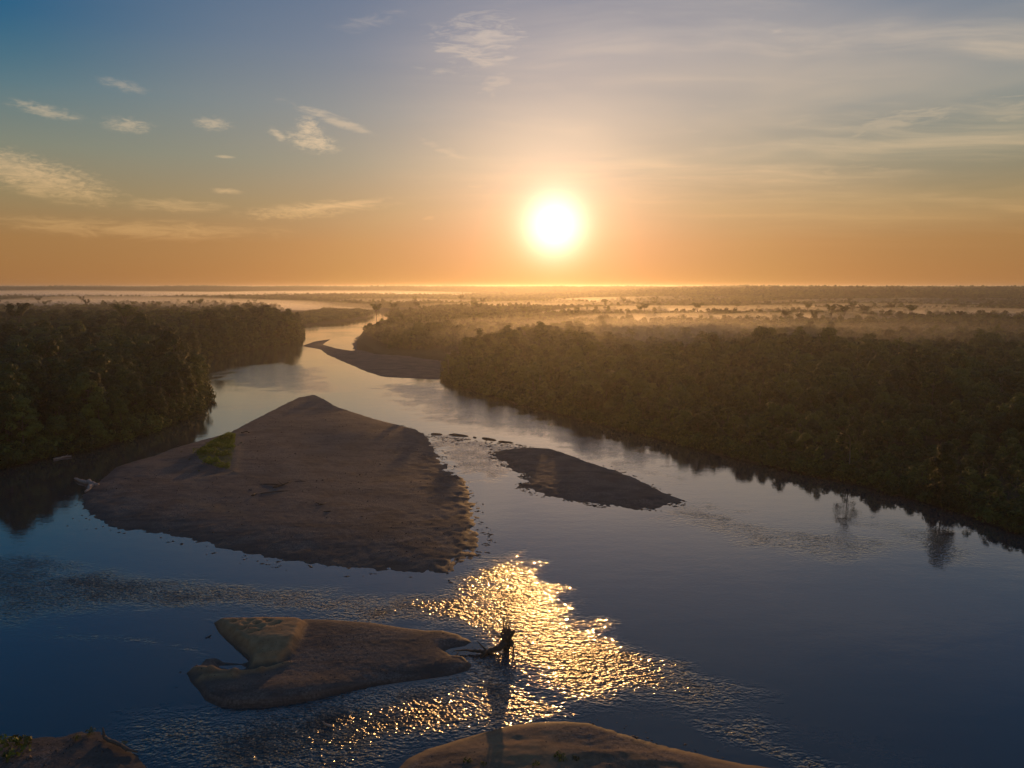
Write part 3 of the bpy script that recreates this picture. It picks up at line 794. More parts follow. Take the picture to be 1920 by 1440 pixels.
def where(x, y, z, zone, front, h):
    px, py = proj(x, y, z + h * 0.7)
    left = zone in (0, 2)
    m = min(LEFT_MARKS if left else RIGHT_MARKS, key=lambda q: abs(q[0] - px))[1]
    cuts = (735, 700, 670, 640) if left else (850, 800, 760, 720)
    row = 'front row' if front else ['second row', 'third rows', 'middle rows', 'upper rows', 'back rows'][sum(py < c for c in cuts)]
    return '%s bank %s, %s' % ('left' if left else 'right', row, m)
for i in sorted(single):
    x, y, sp, s_, zone, front = trees[i]
    hh = SP_H[sp] * s_; wh = where(x, y, TZ[i], zone, front, hh)
    big = 'tall' if hh > (27 if zone in (0, 2) else 17) else ('short' if hh < (21 if zone in (0, 2) else 12) else 'mid-height')
    r = plant_tree(x, y, TZ[i], sp, s_, '%s %s tree, %s' % (big, KIND_WORDS[sp], wh), group='%s %s trees, %s' % (big, KIND_WORDS[sp], wh))
    ref.setdefault(sp, r)

# ------------------------------------------------------------------ forest mass (instances)
def scatter(name, pts, refs, label):
    """pts: rows x, y, z, kind, rz, scale; refs: list (per kind) of lists of source objects"""
    pts = np.asarray(pts, dtype=np.float32)
    me = bpy.data.meshes.new(name); me.vertices.add(len(pts)); me.vertices.foreach_set('co', pts[:, :3].ravel())
    a = me.attributes.new('species', 'INT', 'POINT'); a.data.foreach_set('value', pts[:, 3].astype(np.int32))
    a = me.attributes.new('turn', 'FLOAT', 'POINT'); a.data.foreach_set('value', pts[:, 4].copy())
    a = me.attributes.new('size', 'FLOAT', 'POINT'); a.data.foreach_set('value', pts[:, 5].copy())
    o = bpy.data.objects.new(name, me); COL.objects.link(o)
    g = bpy.data.node_groups.new(name, 'GeometryNodeTree')
    g.interface.new_socket('Geometry', in_out='INPUT', socket_type='NodeSocketGeometry')
    g.interface.new_socket('Geometry', in_out='OUTPUT', socket_type='NodeSocketGeometry')
    gi = g.nodes.new('NodeGroupInput'); go = g.nodes.new('NodeGroupOutput')
    def na(n, t):
        k = g.nodes.new('GeometryNodeInputNamedAttribute'); k.data_type = t; k.inputs['Name'].default_value = n
        return k.outputs['Attribute']
    spn, turn, size = na('species', 'INT'), na('turn', 'FLOAT'), na('size', 'FLOAT')
    cx = g.nodes.new('ShaderNodeCombineXYZ'); g.links.new(turn, cx.inputs[2])
    join = g.nodes.new('GeometryNodeJoinGeometry')
    for kind, objs in enumerate(refs):
        if not objs: continue
        cmp_ = g.nodes.new('FunctionNodeCompare'); cmp_.data_type = 'INT'; cmp_.operation = 'EQUAL'
        g.links.new(spn, cmp_.inputs[2]); cmp_.inputs[3].default_value = kind
        iop = g.nodes.new('GeometryNodeInstanceOnPoints')
        g.links.new(gi.outputs[0], iop.inputs['Points']); g.links.new(cmp_.outputs[0], iop.inputs['Selection'])
        jj = g.nodes.new('GeometryNodeJoinGeometry')
        for ob in objs:
            oi = g.nodes.new('GeometryNodeObjectInfo'); oi.transform_space = 'ORIGINAL'; oi.inputs['Object'].default_value = ob
            g.links.new(oi.outputs['Geometry'], jj.inputs[0])
        g.links.new(jj.outputs[0], iop.inputs['Instance'])
        g.links.new(cx.outputs[0], iop.inputs['Rotation']); g.links.new(size, iop.inputs['Scale'])
        g.links.new(iop.outputs[0], join.inputs[0])
    g.links.new(join.outputs[0], go.inputs[0])
    md = o.modifiers.new('scatter', 'NODES'); md.node_group = g
    tag(o, label, kind='stuff')
    return o

mass = [(t[0], t[1], TZ[i] - 0.2, t[2], rng.uniform(0, 6.28), t[3]) for i, t in enumerate(trees) if i not in single]
for sp in range(9):
    if sp not in ref: ref[sp] = plant_tree(-500 - 12 * sp, 800, 3, sp, 1, 'rainforest tree deep inside the left forest', 'left forest interior')
scatter('forest', mass, [list(ref[sp]) for sp in range(9)], 'dense rainforest covering both river banks')

# ------------------------------------------------------------------ far woods: patches of canopy
def make_patch(seed, n, span, hmin, hmax, rmin, rmax, per, size):
    r = np.random.default_rng(seed); lobes = []
    for i in range(n):
        x, y = r.uniform(-span / 2, span / 2, 2); h = r.uniform(hmin, hmax); R_ = r.uniform(rmin, rmax)
        if r.uniform() < 0.07: h *= 1.22
        lobes.append(((x, y, h - R_ * 0.8), (R_, R_, R_ * 0.85)))
        for j in range(3):
            a = r.uniform(0, 6.28); q = R_ * 0.55
            lobes.append(((x + R_ * .7 * math.cos(a), y + R_ * .7 * math.sin(a), h - R_ * 1.0), (q, q, q * .8)))
        lobes.append(((x, y, h * 0.42), (R_ * 0.8, R_ * 0.8, h * 0.4)))
    V, Fq, T = leaves_on(r, lobes, per, size, up=0.4)
    me = bpy.data.meshes.new('canopy_patch'); fill_mesh(me, V.astype(np.float32), Fq.astype(np.int32), {'tint': T}); me.materials.append(M['leaf'])
    return me

patch_src = []
for i in range(3):
    me = make_patch(300 + i, 66, 92, 8, 20, 3.4, 6.4, 9, 2.2)
    p = W(*((1500, 575), (700, 566), (250, 568))[i]); 
    o = bpy.data.objects.new('canopy_patch', me); COL.objects.link(o)
    o.location = (p[0], p[1], ground_z(np.array([p]))[0][0]); patch_src.append(o)
    tag(o, ('distant stand of hazy trees in the right middle distance', 'distant stand of hazy trees beyond the river bend',
            'distant stand of hazy trees behind the left forest')[i], kind='stuff')

far = []
def patches(y0, y1, sp, scl, keep):
    P = []
    y = y0
    while y < y1:
        for x in np.arange(-0.80 * y - 60, 0.80 * y + 60, sp): P.append((x + rng.uniform(-.3, .3) * sp, y + rng.uniform(-.3, .3) * sp))
        y += sp
    P = np.array(P); z, s = ground_z(P)
    mask = fbm(P[:, 0] / 300, P[:, 1] / 160, 91, 3); mask[sdf(P, STRIP)[0] > -60] = 9
    for p, zz, ss, mk in zip(P, z, s, mask):
        if ss > -40 * scl or (p[1] < 960 and p[0] < -0.05 * p[1]) or rng.uniform() > keep or mk > 0.5: continue
        far.append((p[0], p[1], zz - 1, rng.integers(3), rng.uniform(0, 6.28), scl * rng.uniform(0.82, 1.12)))
patches(880, 2300, 62, 0.85, 0.9)
patches(2300, 4200, 78, 1.05, 1.0)
patches(4200, 8000, 110, 1.1, 1.0)
patches(8000, 11500, 150, 1.15, 1.0)
scatter('far_forest', far, [[patch_src[0]], [patch_src[1]], [patch_src[2]]], 'distant rainforest canopy fading into haze toward the horizon')
# taller crowns poking out of the mist
pok = []
for i in range(900):
    y = rng.uniform(880, 2300) if i < 560 else rng.uniform(2300, 5600); x = rng.uniform(-0.74, 0.74) * y
    z, s = ground_z(np.array([[x, y]]))
    if s[0] > -12 or sdf(np.array([[x, y]]), STRIP)[0][0] > -40: continue
    pok.append((x, y, z[0], int(rng.choice([0, 1, 1, 3, 4] if y < 2000 else [1, 7, 8])), rng.uniform(0, 6.28), rng.uniform(0.65, 0.95)))
scatter('far_forest', pok, [list(ref[sp]) for sp in range(9)], 'taller distant crowns standing above the mist')

# ------------------------------------------------------------------ undergrowth along the banks, low scrub on the far strip
und = []
for poly, i0, i1, sizes in ((RIVER, 1, 19, (0.7, 1.5)), (RIVER, 40, 54, (0.5, 1.15))):
    for i in range(i0, i1):
        a, b = poly[i], poly[i + 1]; L = np.linalg.norm(b - a)
        if a[1] > 1100: continue
        nrm = np.array([-(b - a)[1], (b - a)[0]]) / max(L, 1e-6)
        for t in np.arange(0, L, 2.6):
            for off in (1.2, 3.5, 6.0):
                p = a + (b - a) * (t / L) + nrm * off * rng.uniform(0.6, 1.4)
                q = a + (b - a) * (t / L) - nrm * off * rng.uniform(0.6, 1.4)
                for c in (p, q):
                    und.append((c[0], c[1], 0, 0, rng.uniform(0, 6.28), rng.uniform(*sizes)))
und = np.array(und); zz, ss = ground_z(und[:, :2]); sa, _ = sdf(und[:, :2], BAR_A)
ok = (ss < -0.6) & (ss > -11) & (sa < -1) & (und[:, 1] > 120); und = und[ok]; und[:, 2] = zz[ok] - 0.3
P = jitter(-420, -180, 1000, 1900, 9.0); st, _ = sdf(P, STRIP); P = P[st > 4]
z, _ = ground_z(P)
low = np.array([(p[0], p[1], zz_ - 0.3, 0, rng.uniform(0, 6.28), rng.uniform(1.2, 2.6)) for p, zz_ in zip(P, z)])
# open scrub in the clearing on the right bank
P = np.vstack([jitter(60, 260, 120, 330, 3.2)]); cs = np.max([sdf(P, c)[0] for c in CLEARS], axis=0); P = P[cs > 0]; z, _ = ground_z(P)
cl = np.array([(p[0], p[1], zz_ - 0.3, 0, rng.uniform(0, 6.28), rng.uniform(0.35, 0.75)) for p, zz_ in zip(P, z)])
bush_src = bpy.data.objects.new('bank_bush', None); COL.objects.link(bush_src)
bp_ = W(1690, 905); bush_src.location = (bp_[0], bp_[1], 1.6); bush_src.scale = (0.8,) * 3
bf = bpy.data.objects.new('foliage', BUSH_DARK); COL.objects.link(bf); bf.parent = bush_src
tag(bush_src, 'dark bush at the lower edge of the clearing on the right bank', 'bush')
scatter('undergrowth', np.vstack([und, low, cl]), [[bf]], 'low leafy scrub along the river banks')

# ------------------------------------------------------------------ scrub patch and small plants on the bars
def bush(px, py, mesh, s, label, z=None, name='bush', cat='bush', group=None, sz=1.0):
    c = W(px, py, 0.9)
    e = bpy.data.objects.new(name, None); COL.objects.link(e)
    e.location = (c[0], c[1], 0.85 if z is None else z); e.scale = (s, s, s * sz); e.rotation_euler = (0, 0, rng.uniform(0, 6.28))
    f = bpy.data.objects.new('foliage', mesh); COL.objects.link(f); f.parent = e
    tag(e, label, cat, group); return e
for (px, py, s, lab) in [(385, 850, 1.15, 'largest bright green shrub at the left side of the scrub patch'),
                         (402, 838, 0.95, 'bright green shrub in the middle of the scrub patch on the large bar'),
                         (424, 824, 0.9, 'green shrub at the far upper end of the scrub patch'),
                         (417, 855, 0.9, 'yellow-green shrub at the right side of the scrub patch'),
                         (398, 868, 0.95, 'low green shrub at the near left of the scrub patch'),
                         (420, 876, 0.75, 'small yellowish shrub at the near end of the scrub patch'),
                         (430, 840, 0.7, 'small shrub against the pale ridge beside the scrub patch')]:
    bush(px, py, BUSH_LIGHT, s * 1.3, lab, 0.75, 'willow_shrub', group='shrubs of the scrub patch on the large bar')
for (px, py, s, lab) in [(14, 1404, 2.6, 'large leafy bush in the bottom left corner of the picture'),
                         (172, 1366, 0.75, 'small dark shrub on the tip of the bottom left gravel bank'),
                         (146, 1376, 0.6, 'low tuft beside the small shrub on the bottom left bank'),
                         (232, 1386, 0.4, 'tiny tuft at the sloping edge of the bottom left bank'),
                         (1052, 1420, 0.9, 'dark green tuft on the sandy bar at the bottom edge'),
                         (878, 1428, 0.7, 'small tuft left of centre on the sandy bottom bar'),
                         (1006, 1434, 0.55, 'tiny tuft at the very bottom of the sandy bar'),
                         (905, 1433, 0.5, 'tiny grass tuft beside another on the sandy bottom bar'),
                         (1078, 1423, 0.55, 'low tuft right of the dark green tuft on the sandy bar')]:
    bush(px, py, BUSH_SMALL, s, lab, 0.3 if px < 300 else 0.8, 'tuft' if s < 1 else 'bush', 'plant' if s < 1 else 'bush')
for (px, py, s, lab) in [(356, 862, .5, 'tiny tuft on gravel left of the scrub patch'), (372, 884, .45, 'tiny tuft just below the scrub patch'), (448, 870, .5, 'tiny tuft right of the scrub patch'),
                         (452, 832, .55, 'small tuft beyond the right end of the scrub patch'), (340, 848, .4, 'farthest left tuft near the upper edge of the large bar'), (408, 897, .4, 'lowest tuft below the scrub patch')]:
    bush(px, py, BUSH_SMALL, s, lab, 1.0, 'tuft', 'plant', 'tufts around the scrub patch')
bush(838, 683, BUSH_DARK, 0.55, 'lone dark bush on the brown bar below the middle forest', 1.2)
# grass between the shrubs
def grass(poly, n, hgt, z, name, label, m):
    lo, hi = poly.min(0), poly.max(0); P = rng.uniform(lo, hi, (n * 3, 2)); s, _ = sdf(P, poly); P = P[s > 0][:n]
    V, T = [], []
    for p in P:
        for b in range(3):
            a = rng.uniform(0, 6.28); l = hgt * rng.uniform(0.5, 1.2); w = 0.05; dx, dy = math.cos(a), math.sin(a)
            V += [[p[0] - dy * w, p[1] + dx * w, z], [p[0] + dy * w, p[1] - dx * w, z], [p[0] + dx * l * .45, p[1] + dy * l * .45, z + l]]
            T += [rng.uniform(0.2, 1)] * 3
    V = np.array(V); o = mesh_obj(name, V, np.arange(len(V)).reshape(-1, 3), M[m], attrs={'tint': T}); return tag(o, label, kind='stuff')
grass(pxpoly([(370, 858), (395, 832), (428, 815), (442, 818), (438, 860), (430, 888), (400, 880), (375, 868)]), 7000, 0.8, 0.8, 'grass', 'green grass filling the scrub patch on the large bar', 'lightleaf')

# ------------------------------------------------------------------ driftwood
def wood(name, parts, label, m='driftwood', cat='driftwood', group=None):
    """parts: list (part name, [(px, py, z) ...], [radii])"""
    x0 = W(parts[0][1][0][0], parts[0][1][0][1], parts[0][1][0][2])
    e = bpy.data.objects.new(name, None); COL.objects.link(e); e.location = (x0[0], x0[1], 0)
    r = np.random.default_rng(len(label))
    for (pn, pts, rad) in parts:
        pp = []
        for (px, py, z) in pts:
            c = W(px, py, z); pp.append([c[0] - x0[0], c[1] - x0[1], z])
        pp = np.array(pp); n = 3 * (len(pp) - 1) + 1                   # refine with a little wander
        t = np.linspace(0, len(pp) - 1, n); q = np.column_stack([np.interp(t, np.arange(len(pp)), pp[:, k]) for k in range(3)])
        rd = np.interp(t, np.arange(len(pp)), rad)
        q[1:-1] += r.normal(size=(n - 2, 3)) * rd[1:-1, None] * 0.35
        me = tubes_mesh(pn, [tube(q, rd, 9, r, 0.16)], M[m])
        o = bpy.data.objects.new(pn, me); COL.objects.link(o); o.parent = e
    return tag(e, label, cat, group)

# the uprooted tree stranded off the tip of the small bar: heights chosen so that its roots stand up against the glitter
def at(px, py, ref_px, ref_py):
    """point in the upright plane through the ground point of (ref_px, ref_py)"""
    g = W(ref_px, ref_py, 0); d = ray(px, py); t = g[1] / d[1]
    return (d[0] * t, g[1], H + d[2] * t)
def snag():
    gx = W(955, 1212)
    e = bpy.data.objects.new('stranded_tree', None); COL.objects.link(e); e.location = (gx[0], gx[1], 0)
    r = np.random.default_rng(5)
    def part(name, pts, rad, sides=9, jit=0.2, parent=None, dy=None):
        pp = np.array(pts, float) - np.array([gx[0], gx[1], 0])
        if dy is not None: pp[:, 1] += np.array(dy)
        n = 3 * (len(pp) - 1) + 1; t = np.linspace(0, len(pp) - 1, n)
        q = np.column_stack([np.interp(t, np.arange(len(pp)), pp[:, k]) for k in range(3)]); rd = np.interp(t, np.arange(len(pp)), rad)
        q[1:-1] += r.normal(size=(n - 2, 3)) * rd[1:-1, None] * 0.30
        me = tubes_mesh(name, [tube(q, rd, sides, r, jit)], M['driftwood'])
        o = bpy.data.objects.new(name, me); COL.objects.link(o); o.parent = parent or e; return o
    A = lambda px, py: at(px, py, 952, 1216)
    root = part('root_mass', [A(950, 1218), A(951, 1206), A(953, 1194), A(955, 1186), A(957, 1180)], [0.55, 0.72, 0.78, 0.6, 0.2], 12, 0.16)
    part('root', [A(947, 1192), A(945, 1178), A(945, 1166), A(947, 1158)], [0.30, 0.15, 0.10, 0.05], 7, dy=[0, .3, .5, .6])
    part('root', [A(951, 1190), A(950, 1176), A(949, 1164), A(949, 1156)], [0.26, 0.11, 0.07, 0.04], 7, dy=[0, -.3, -.5, -.2])
    part('root', [A(953, 1188), A(954, 1175), A(953, 1163)], [0.26, 0.11, 0.05], 7, dy=[0, .1, .3])
    part('root', [A(958, 1190), A(961, 1183), A(962, 1178)], [0.5, 0.34, 0.14], 7, dy=[0, -.6, -1.0])
    part('root', [A(944, 1202), A(942, 1192), A(943, 1186)], [0.4, 0.24, 0.10], 7, dy=[0, .7, 1.1])
    part('root', [A(945, 1196), A(930, 1193), A(912, 1193)], [0.22, 0.10, 0.04], 6, dy=[0, .2, .4])
    part('root', [A(958, 1204), A(963, 1212), A(961, 1219)], [0.3, 0.2, 0.1], 7, dy=[0, -.8, -1.2])
    g0, g1, g2, g3 = A(947, 1203), None, None, None
    gp = lambda px, py, z: (*W(px, py, z), z)
    tr = part('trunk', [A(949, 1205), gp(938, 1212, 0.9), gp(925, 1218, 0.55), gp(912, 1222, 0.4), gp(900, 1222, 0.35), gp(886, 1221, 0.45)], [0.62, 0.5, 0.42, 0.36, 0.30, 0.2], 10, 0.12)
    part('branch', [gp(914, 1222, 0.4), gp(908, 1226, 0.35), gp(900, 1231, 0.15)], [0.34, 0.26, 0.10], 7)
    part('branch', [gp(912, 1221, 0.45), gp(903, 1211, 0.9), gp(894, 1202, 1.3)], [0.2, 0.13, 0.05], 6)
    part('branch', [gp(888, 1221, 0.4), gp(868, 1219, 0.5), gp(850, 1221, 0.6)], [0.2, 0.14, 0.06], 6)
    tag(e, 'uprooted tree with upright roots stranded in glittering shallows', 'stranded tree')
snag()

Z = 1.15
wood('driftwood_log', [('trunk', [(478, 927, Z), (500, 924, Z + .1), (522, 921, Z + .15), (548, 920, Z)], [.28, .26, .2, .1]), ('root', [(478, 927, Z), (472, 929, Z + .3)], [.35, .15])],
     'long thin dark driftwood log lying on the large gravel bar')
wood('driftwood_log', [('trunk', [(512, 915, Z), (528, 909, Z + .4), (545, 902, Z + .5)], [.3, .26, .08]), ('branch', [(527, 909, Z + .3), (505, 907, Z + .3), (485, 908, Z)], [.16, .12, .06]),
                       ('branch', [(520, 912, Z + .2), (515, 919, Z), ], [.14, .06]), ('branch', [(530, 909, Z + .4), (520, 900, Z + .7)], [.14, .05])],
     'forked dark driftwood snag just behind the long thin log')
wood('driftwood_log', [('trunk', [(592, 949, Z), (605, 946, Z + .3), (611, 943, Z + .2)], [.32, .36, .18]), ('branch', [(602, 947, Z + .2), (592, 941, Z + .4)], [.14, .05])],
     'short stubby dark driftwood piece in the centre of the large bar')
wood('driftwood_log', [('trunk', [(605, 961, Z - .1), (622, 960, Z), (640, 956, Z)], [.22, .34, .2])], 'half-buried dark log right of the stubby driftwood piece')
wood('driftwood_log', [('trunk', [(452, 811, Z), (462, 809, Z + .1), (468, 811, Z)], [.2, .25, .12])], 'small dark driftwood stick near the upper edge of the large bar')
wood('driftwood_log', [('trunk', [(552, 904, Z), (564, 902, Z + .1), (574, 904, Z)], [.16, .2, .1])], 'small lone driftwood stick right of the forked snag')
wood('fallen_log', [('trunk', [(101, 861, .25), (117, 857, .3), (134, 855, .35)], [.36, .34, .22]), ('branch', [(122, 857, .3), (127, 852, .9)], [.14, .05])],
     'pale bleached log floating along the dark left bank', 'palewood', 'log')
wood('stranded_log', [('trunk', [(140, 897, .3), (155, 902, .5), (170, 907, .6), (184, 909, .5)], [.25, .55, .8, .5]), ('root', [(172, 908, .5), (168, 916, .4), (160, 922, .3)], [.7, .5, .3])],
     'thick pinkish bleached stump at the left tip of the large bar', 'palewood', 'log')
wood('drift_branch', [('trunk', [(604, 1353, .55), (612, 1358, .2), (622, 1363, -.05)], [.07, .12, .2])], 'short stick poking out of the rippled shallows below the small island', 'palewood', 'driftwood')
wood('drift_branch', [('trunk', [(385, 1196, .05), (392, 1193, .12), (396, 1190, .05)], [.05, .07, .03]), ('branch', [(391, 1194, .1), (396, 1196, .05)], [.05, .02])],
     'small twig in the blue pool beside the pitted sand', 'driftwood')
wood('stranded_log', [('trunk', [(196, 1382, .5), (212, 1392, .5), (232, 1402, .45), (258, 1410, .3)], [.22, .25, .22, .1]), ('root', [(195, 1381, .5), (193, 1364, 1.4)], [.2, .07]), ('branch', [(232, 1402, .45), (236, 1408, .4)], [.2, .1])],
     'brown driftwood trunk along the edge of the bottom left bank', 'bark', 'log')

# low hummocks of gravel across the shallow gap
def hummock(px0, py0, px1, py1, h, label):
    a, b = W(px0, py0), W(px1, py1); c = (a + b) / 2; ang = math.atan2(*(b - a)[::-1]); L = np.linalg.norm(b - a) / 2
    V, Fc = [], []; nr, ns = 7, 18; r = np.random.default_rng(int(px0))
    for i in range(nr):
        f = i / (nr - 1); rr = math.cos(f * math.pi / 2) ** 0.7
        for j in range(ns):
            t = 2 * math.pi * j / ns; k = 1 + 0.55 * float(fbm(np.array([2.2 * math.cos(t) + px0]), np.array([2.2 * math.sin(t)]), 9, 3)[0]) + r.uniform(-.1, .1)
            x = L * rr * math.cos(t) * k; y = 0.17 * L * rr * math.sin(t) * k
            lift = 1 + 0.7 * max(0, -math.cos(t)) * (1 - f)
            V.append([x, y, -0.3 + (h + 0.3) * math.sin(f * math.pi / 2) * lift * (1 + r.uniform(-.08, .08))])
    for i in range(nr - 1):
        for j in range(ns): Fc.append([i * ns + j, i * ns + (j + 1) % ns, (i + 1) * ns + (j + 1) % ns, (i + 1) * ns + j])
    o = mesh_obj('gravel_hummock', V, Fc, M['gravel'], smooth=True, loc=(c[0], c[1], 0)); o.rotation_euler = (0, 0, ang)
    o.data.attributes.new('sand', 'FLOAT', 'POINT')
    tag(o, label, 'gravel hummock', 'hummocks across the shallow gap between the bars')
hummock(778, 813, 794, 813, .3, 'low gravel hummock touching the large bar, first across the gap')
hummock(806, 814, 833, 815, .5, 'boat-shaped dark hummock, second from the large bar')
hummock(846, 815, 878, 818, .55, 'longest boat-shaped dark hummock in the middle of the gap')
hummock(887, 820, 894, 821, .35, 'small round dark hummock between two boat-shaped ones')
hummock(905, 822, 932, 826, .5, 'boat-shaped dark hummock right of the small round one')
hummock(932, 828, 963, 830, .4, 'flat dark hummock nearest the leaf-shaped bar')

# cobbles and clods fringing the ragged water edges
def clods(key, n, size, label, wmin=0.5):
    poly, rag = BARS[key]; lo, hi = poly.min(0) - 6, poly.max(0) + 6; lo[1] = max(lo[1], 60)
    P = rng.uniform(lo, hi, (n * 14, 2)); s, ei = sdf(P, poly); rg = rag[ei]
    pr = np.exp(-((s + 0.2) / 1.7) ** 2) * np.clip(rg - 0.1, 0, 1.2); cl_ = fbm(P[:, 0] / 3, P[:, 1] / 3, 201, 3)
    k = (rng.uniform(size=len(P)) < pr) & (cl_ > 0.12); P = P[k][:n]
    base = np.array([[1, 0, 0], [0, 1, 0], [-1, 0, 0], [0, -1, 0], [0, 0, 0.7], [0, 0, -0.7]]); tri = np.array([[0, 1, 4], [1, 2, 4], [2, 3, 4], [3, 0, 4], [1, 0, 5], [2, 1, 5], [3, 2, 5], [0, 3, 5]])
    V, Fc = [], []
    for i, p in enumerate(P):
        sc_ = size * rng.uniform(0.4, 1.3); st_ = rng.uniform(1, 2.4)
        v = base * np.array([sc_ * st_, sc_, sc_ * 0.7]) * rng.uniform(0.7, 1.3, (6, 3)); a = rng.uniform(-0.6, 0.6)
        v = v @ np.array([[math.cos(a), math.sin(a), 0], [-math.sin(a), math.cos(a), 0], [0, 0, 1]])
        V.append(v + [p[0], p[1], 0.02]); Fc.append(tri + 6 * i)
    o = mesh_obj('gravel', np.vstack(V), np.vstack(Fc), M['gravel']); o.data.attributes.new('sand', 'FLOAT', 'POINT'); tag(o, label, kind='stuff')
def clod_line(px0, py0, px1, py1, n, size, label):
    a, b = W(px0, py0), W(px1, py1)
    base = np.array([[1, 0, 0], [0, 1, 0], [-1, 0, 0], [0, -1, 0], [0, 0, 0.7], [0, 0, -0.7]]); tri = np.array([[0, 1, 4], [1, 2, 4], [2, 3, 4], [3, 0, 4], [1, 0, 5], [2, 1, 5], [3, 2, 5], [0, 3, 5]])
    V, Fc = [], []
    for i in range(n):
        t = rng.uniform(); p = a + (b - a) * t + np.array([rng.normal() * 1.0, -abs(rng.normal()) * 5.0 + 1.0]); sc_ = size * (0.35 + rng.exponential(0.5))
        v = base * np.array([sc_ * rng.uniform(1, 3), sc_, sc_ * 0.6]) * rng.uniform(0.7, 1.3, (6, 3)); V.append(v + [p[0], p[1], 0.0]); Fc.append(tri + 6 * i)
    o = mesh_obj('gravel', np.vstack(V), np.vstack(Fc), M['gravel']); o.data.attributes.new('sand', 'FLOAT', 'POINT'); tag(o, label, kind='stuff')
clod_line(790, 815, 985, 836, 420, 0.22, 'cobbles breaking the surface across the shallow gap')
clods('B', 2200, 0.26, 'loose cobbles fringing the large gravel bar')
clods('C', 1200, 0.26, 'loose cobbles fringing the leaf-shaped bar')
clods('D', 700, 0.13, 'loose cobbles fringing the small island')
clods('E', 500, 0.14, 'loose cobbles on the edge of the sandy bar')

def cobbles(key, n, size, label, zbase):
    poly, _ = BARS[key]; lo, hi = poly.min(0), poly.max(0); lo[1] = max(lo[1], 62)
    P = rng.uniform(lo, hi, (n * 4, 2)); s, _ = sdf(P, poly); cl_ = fbm(P[:, 0] / 9, P[:, 1] / 9, 203, 3); P = P[(s > 1.2) & (cl_ > -0.1)][:n]
    dg = bpy.context.evaluated_depsgraph_get(); ob = zbase
    base = np.array([[1, 0, 0], [0, 1, 0], [-1, 0, 0], [0, -1, 0], [0, 0, 0.7], [0, 0, -0.7]]); tri = np.array([[0, 1, 4], [1, 2, 4], [2, 3, 4], [3, 0, 4], [1, 0, 5], [2, 1, 5], [3, 2, 5], [0, 3, 5]])
    V, Fc = [], []
    for p in P:
        hit, loc, _, _ = ob.ray_cast(Vector((p[0], p[1], 20)), Vector((0, 0, -1)))
        if not hit or loc.z < 0.02: continue
        sc_ = size * (0.3 + rng.exponential(0.35)); v = base * sc_ * rng.uniform(0.6, 1.4, (6, 3))
        Fc.append(tri + len(V) * 6); V.append(v + [p[0], p[1], loc.z + 0.1 * sc_])
    o = mesh_obj('gravel', np.vstack(V), np.vstack(Fc), M['gravel']); o.data.attributes.new('sand', 'FLOAT', 'POINT'); tag(o, label, kind='stuff')
bpy.context.view_layer.update()
cobbles('B', 3000, 0.14, 'cobbles strewn over the large gravel bar', BAR_OBJ['B'])
cobbles('D', 1300, 0.07, 'cobbles strewn over the small island', BAR_OBJ['D'])
cobbles('E', 900, 0.08, 'cobbles strewn over the sandy bottom bar', BAR_OBJ['E'])
cobbles('F', 900, 0.14, 'cobbles strewn over the bottom left bank', BAR_OBJ['F'])

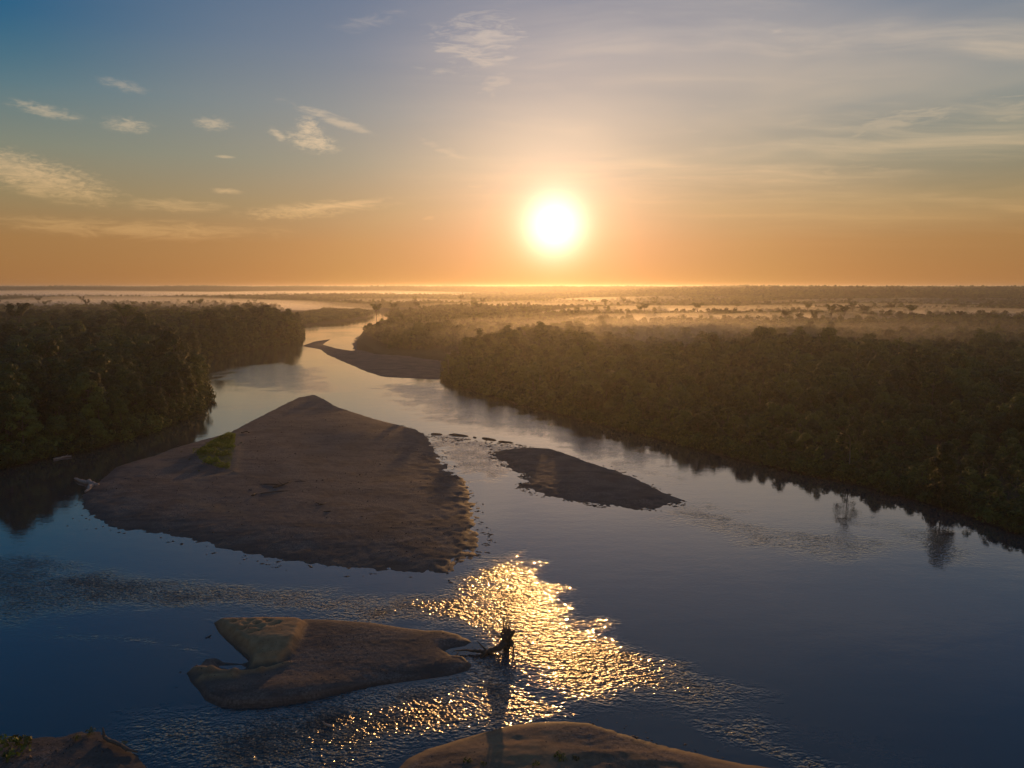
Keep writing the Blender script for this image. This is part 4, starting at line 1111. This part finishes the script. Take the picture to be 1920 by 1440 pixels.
# ------------------------------------------------------------------ mist banks lying among the far trees
def mist(px, py, z, lx, ly, lz, dens, seed, label, tilt=0.0):
    c = W(px, py, z); r = np.random.default_rng(seed)
    nu, nv = 28, 12; V, Fc = [], []
    for j in range(nv + 1):
        ph = math.pi * j / nv - math.pi / 2
        for i in range(nu):
            th = 2 * math.pi * i / nu
            V.append([math.cos(ph) * math.cos(th), math.cos(ph) * math.sin(th), math.sin(ph)])
    V = np.array(V); w = 1 + 0.32 * fbm(V[:, 0] * 2.2 + seed * 3, V[:, 1] * 2.2 + V[:, 2], seed, 3)
    V = V * w[:, None] * np.array([lx, ly, lz]); V += r.normal(size=V.shape) * 0.0
    for j in range(nv):
        for i in range(nu): Fc.append([j * nu + i, j * nu + (i + 1) % nu, (j + 1) * nu + (i + 1) % nu, (j + 1) * nu + i])
    m = make_volume('mist', dens / 3, 0.72, (0.97, 0.94, 0.92))
    root = None
    for q, f in enumerate((1.0, 0.78, 0.55)):
        o = mesh_obj('mist' if q == 0 else 'mist_core', V * np.array([f, f, f ** 1.3]) + (0 if q == 0 else [0, 0, -0.6 * q]), Fc, m, root, smooth=True)
        if q == 0: root = o; o.location = (c[0], c[1], z); o.rotation_euler = (0, 0, tilt)
    return tag(root, label, kind='stuff')
MIST = 1.0
for i, a in enumerate([(150, 557, 12, 1000, 420, 30, .0085, 'mist bank in front of the far left treeline'),
          (560, 554, 12, 1000, 460, 28, .0070, 'mist bank beyond the river bend'),
          (900, 551, 10, 900, 560, 20, .0018, 'bright mist bank below the sun'),
          (230, 574, 9, 560, 190, 25, .0085, 'mist behind the left forest'),
          (470, 580, 8, 300, 130, 22, .0070, 'mist behind the far left headland'),
          (1290, 567, 10, 480, 170, 22, .0070, 'mist bank before the dark right ridge'),
          (1700, 573, 10, 440, 130, 22, .0070, 'mist bank at the foot of the right ridge'),
          (1330, 590, 8, 330, 90, 17, .0090, 'mist among right middle distance trees'),
          (1480, 604, 7, 190, 60, 16, .0140, 'bright mist behind airy trees on the right'),
          (1220, 607, 7, 150, 50, 16, .0120, 'mist behind the tall block-shaped tree'),
          (1010, 578, 8, 300, 100, 17, .0050, 'golden mist straight below the sun'),
          (760, 570, 8, 320, 90, 18, .0050, 'mist over the upper river'),
          (1780, 594, 8, 260, 80, 17, .0080, 'thin mist over the right forest'),
          (1620, 582, 8, 300, 90, 17, .0070, 'thin mist on the right plain'),
          (1110, 636, 10, 210, 170, 26, .0015, 'golden haze over the forest below the sun'),
          (1450, 640, 10, 330, 170, 24, .0012, 'faint mist over the middle of the right forest')]):
    mist(*a[:6], a[6] * MIST, 40 + i, a[7])

# ------------------------------------------------------------------ haze
hz = mesh_obj('haze', [[-11000, -600, -4], [11000, -600, -4], [11000, 12800, -4], [-11000, 12800, -4], [-11000, -600, 70], [11000, -600, 70], [11000, 12800, 70], [-11000, 12800, 70]],
              [[0, 3, 2, 1], [4, 5, 6, 7], [0, 1, 5, 4], [1, 2, 6, 5], [2, 3, 7, 6], [3, 0, 4, 7]], make_volume('haze', HAZE_DENSITY, HAZE_G, (0.97, 0.95, 0.93)))
tag(hz, 'thin humid morning haze over the whole plain', kind='stuff')
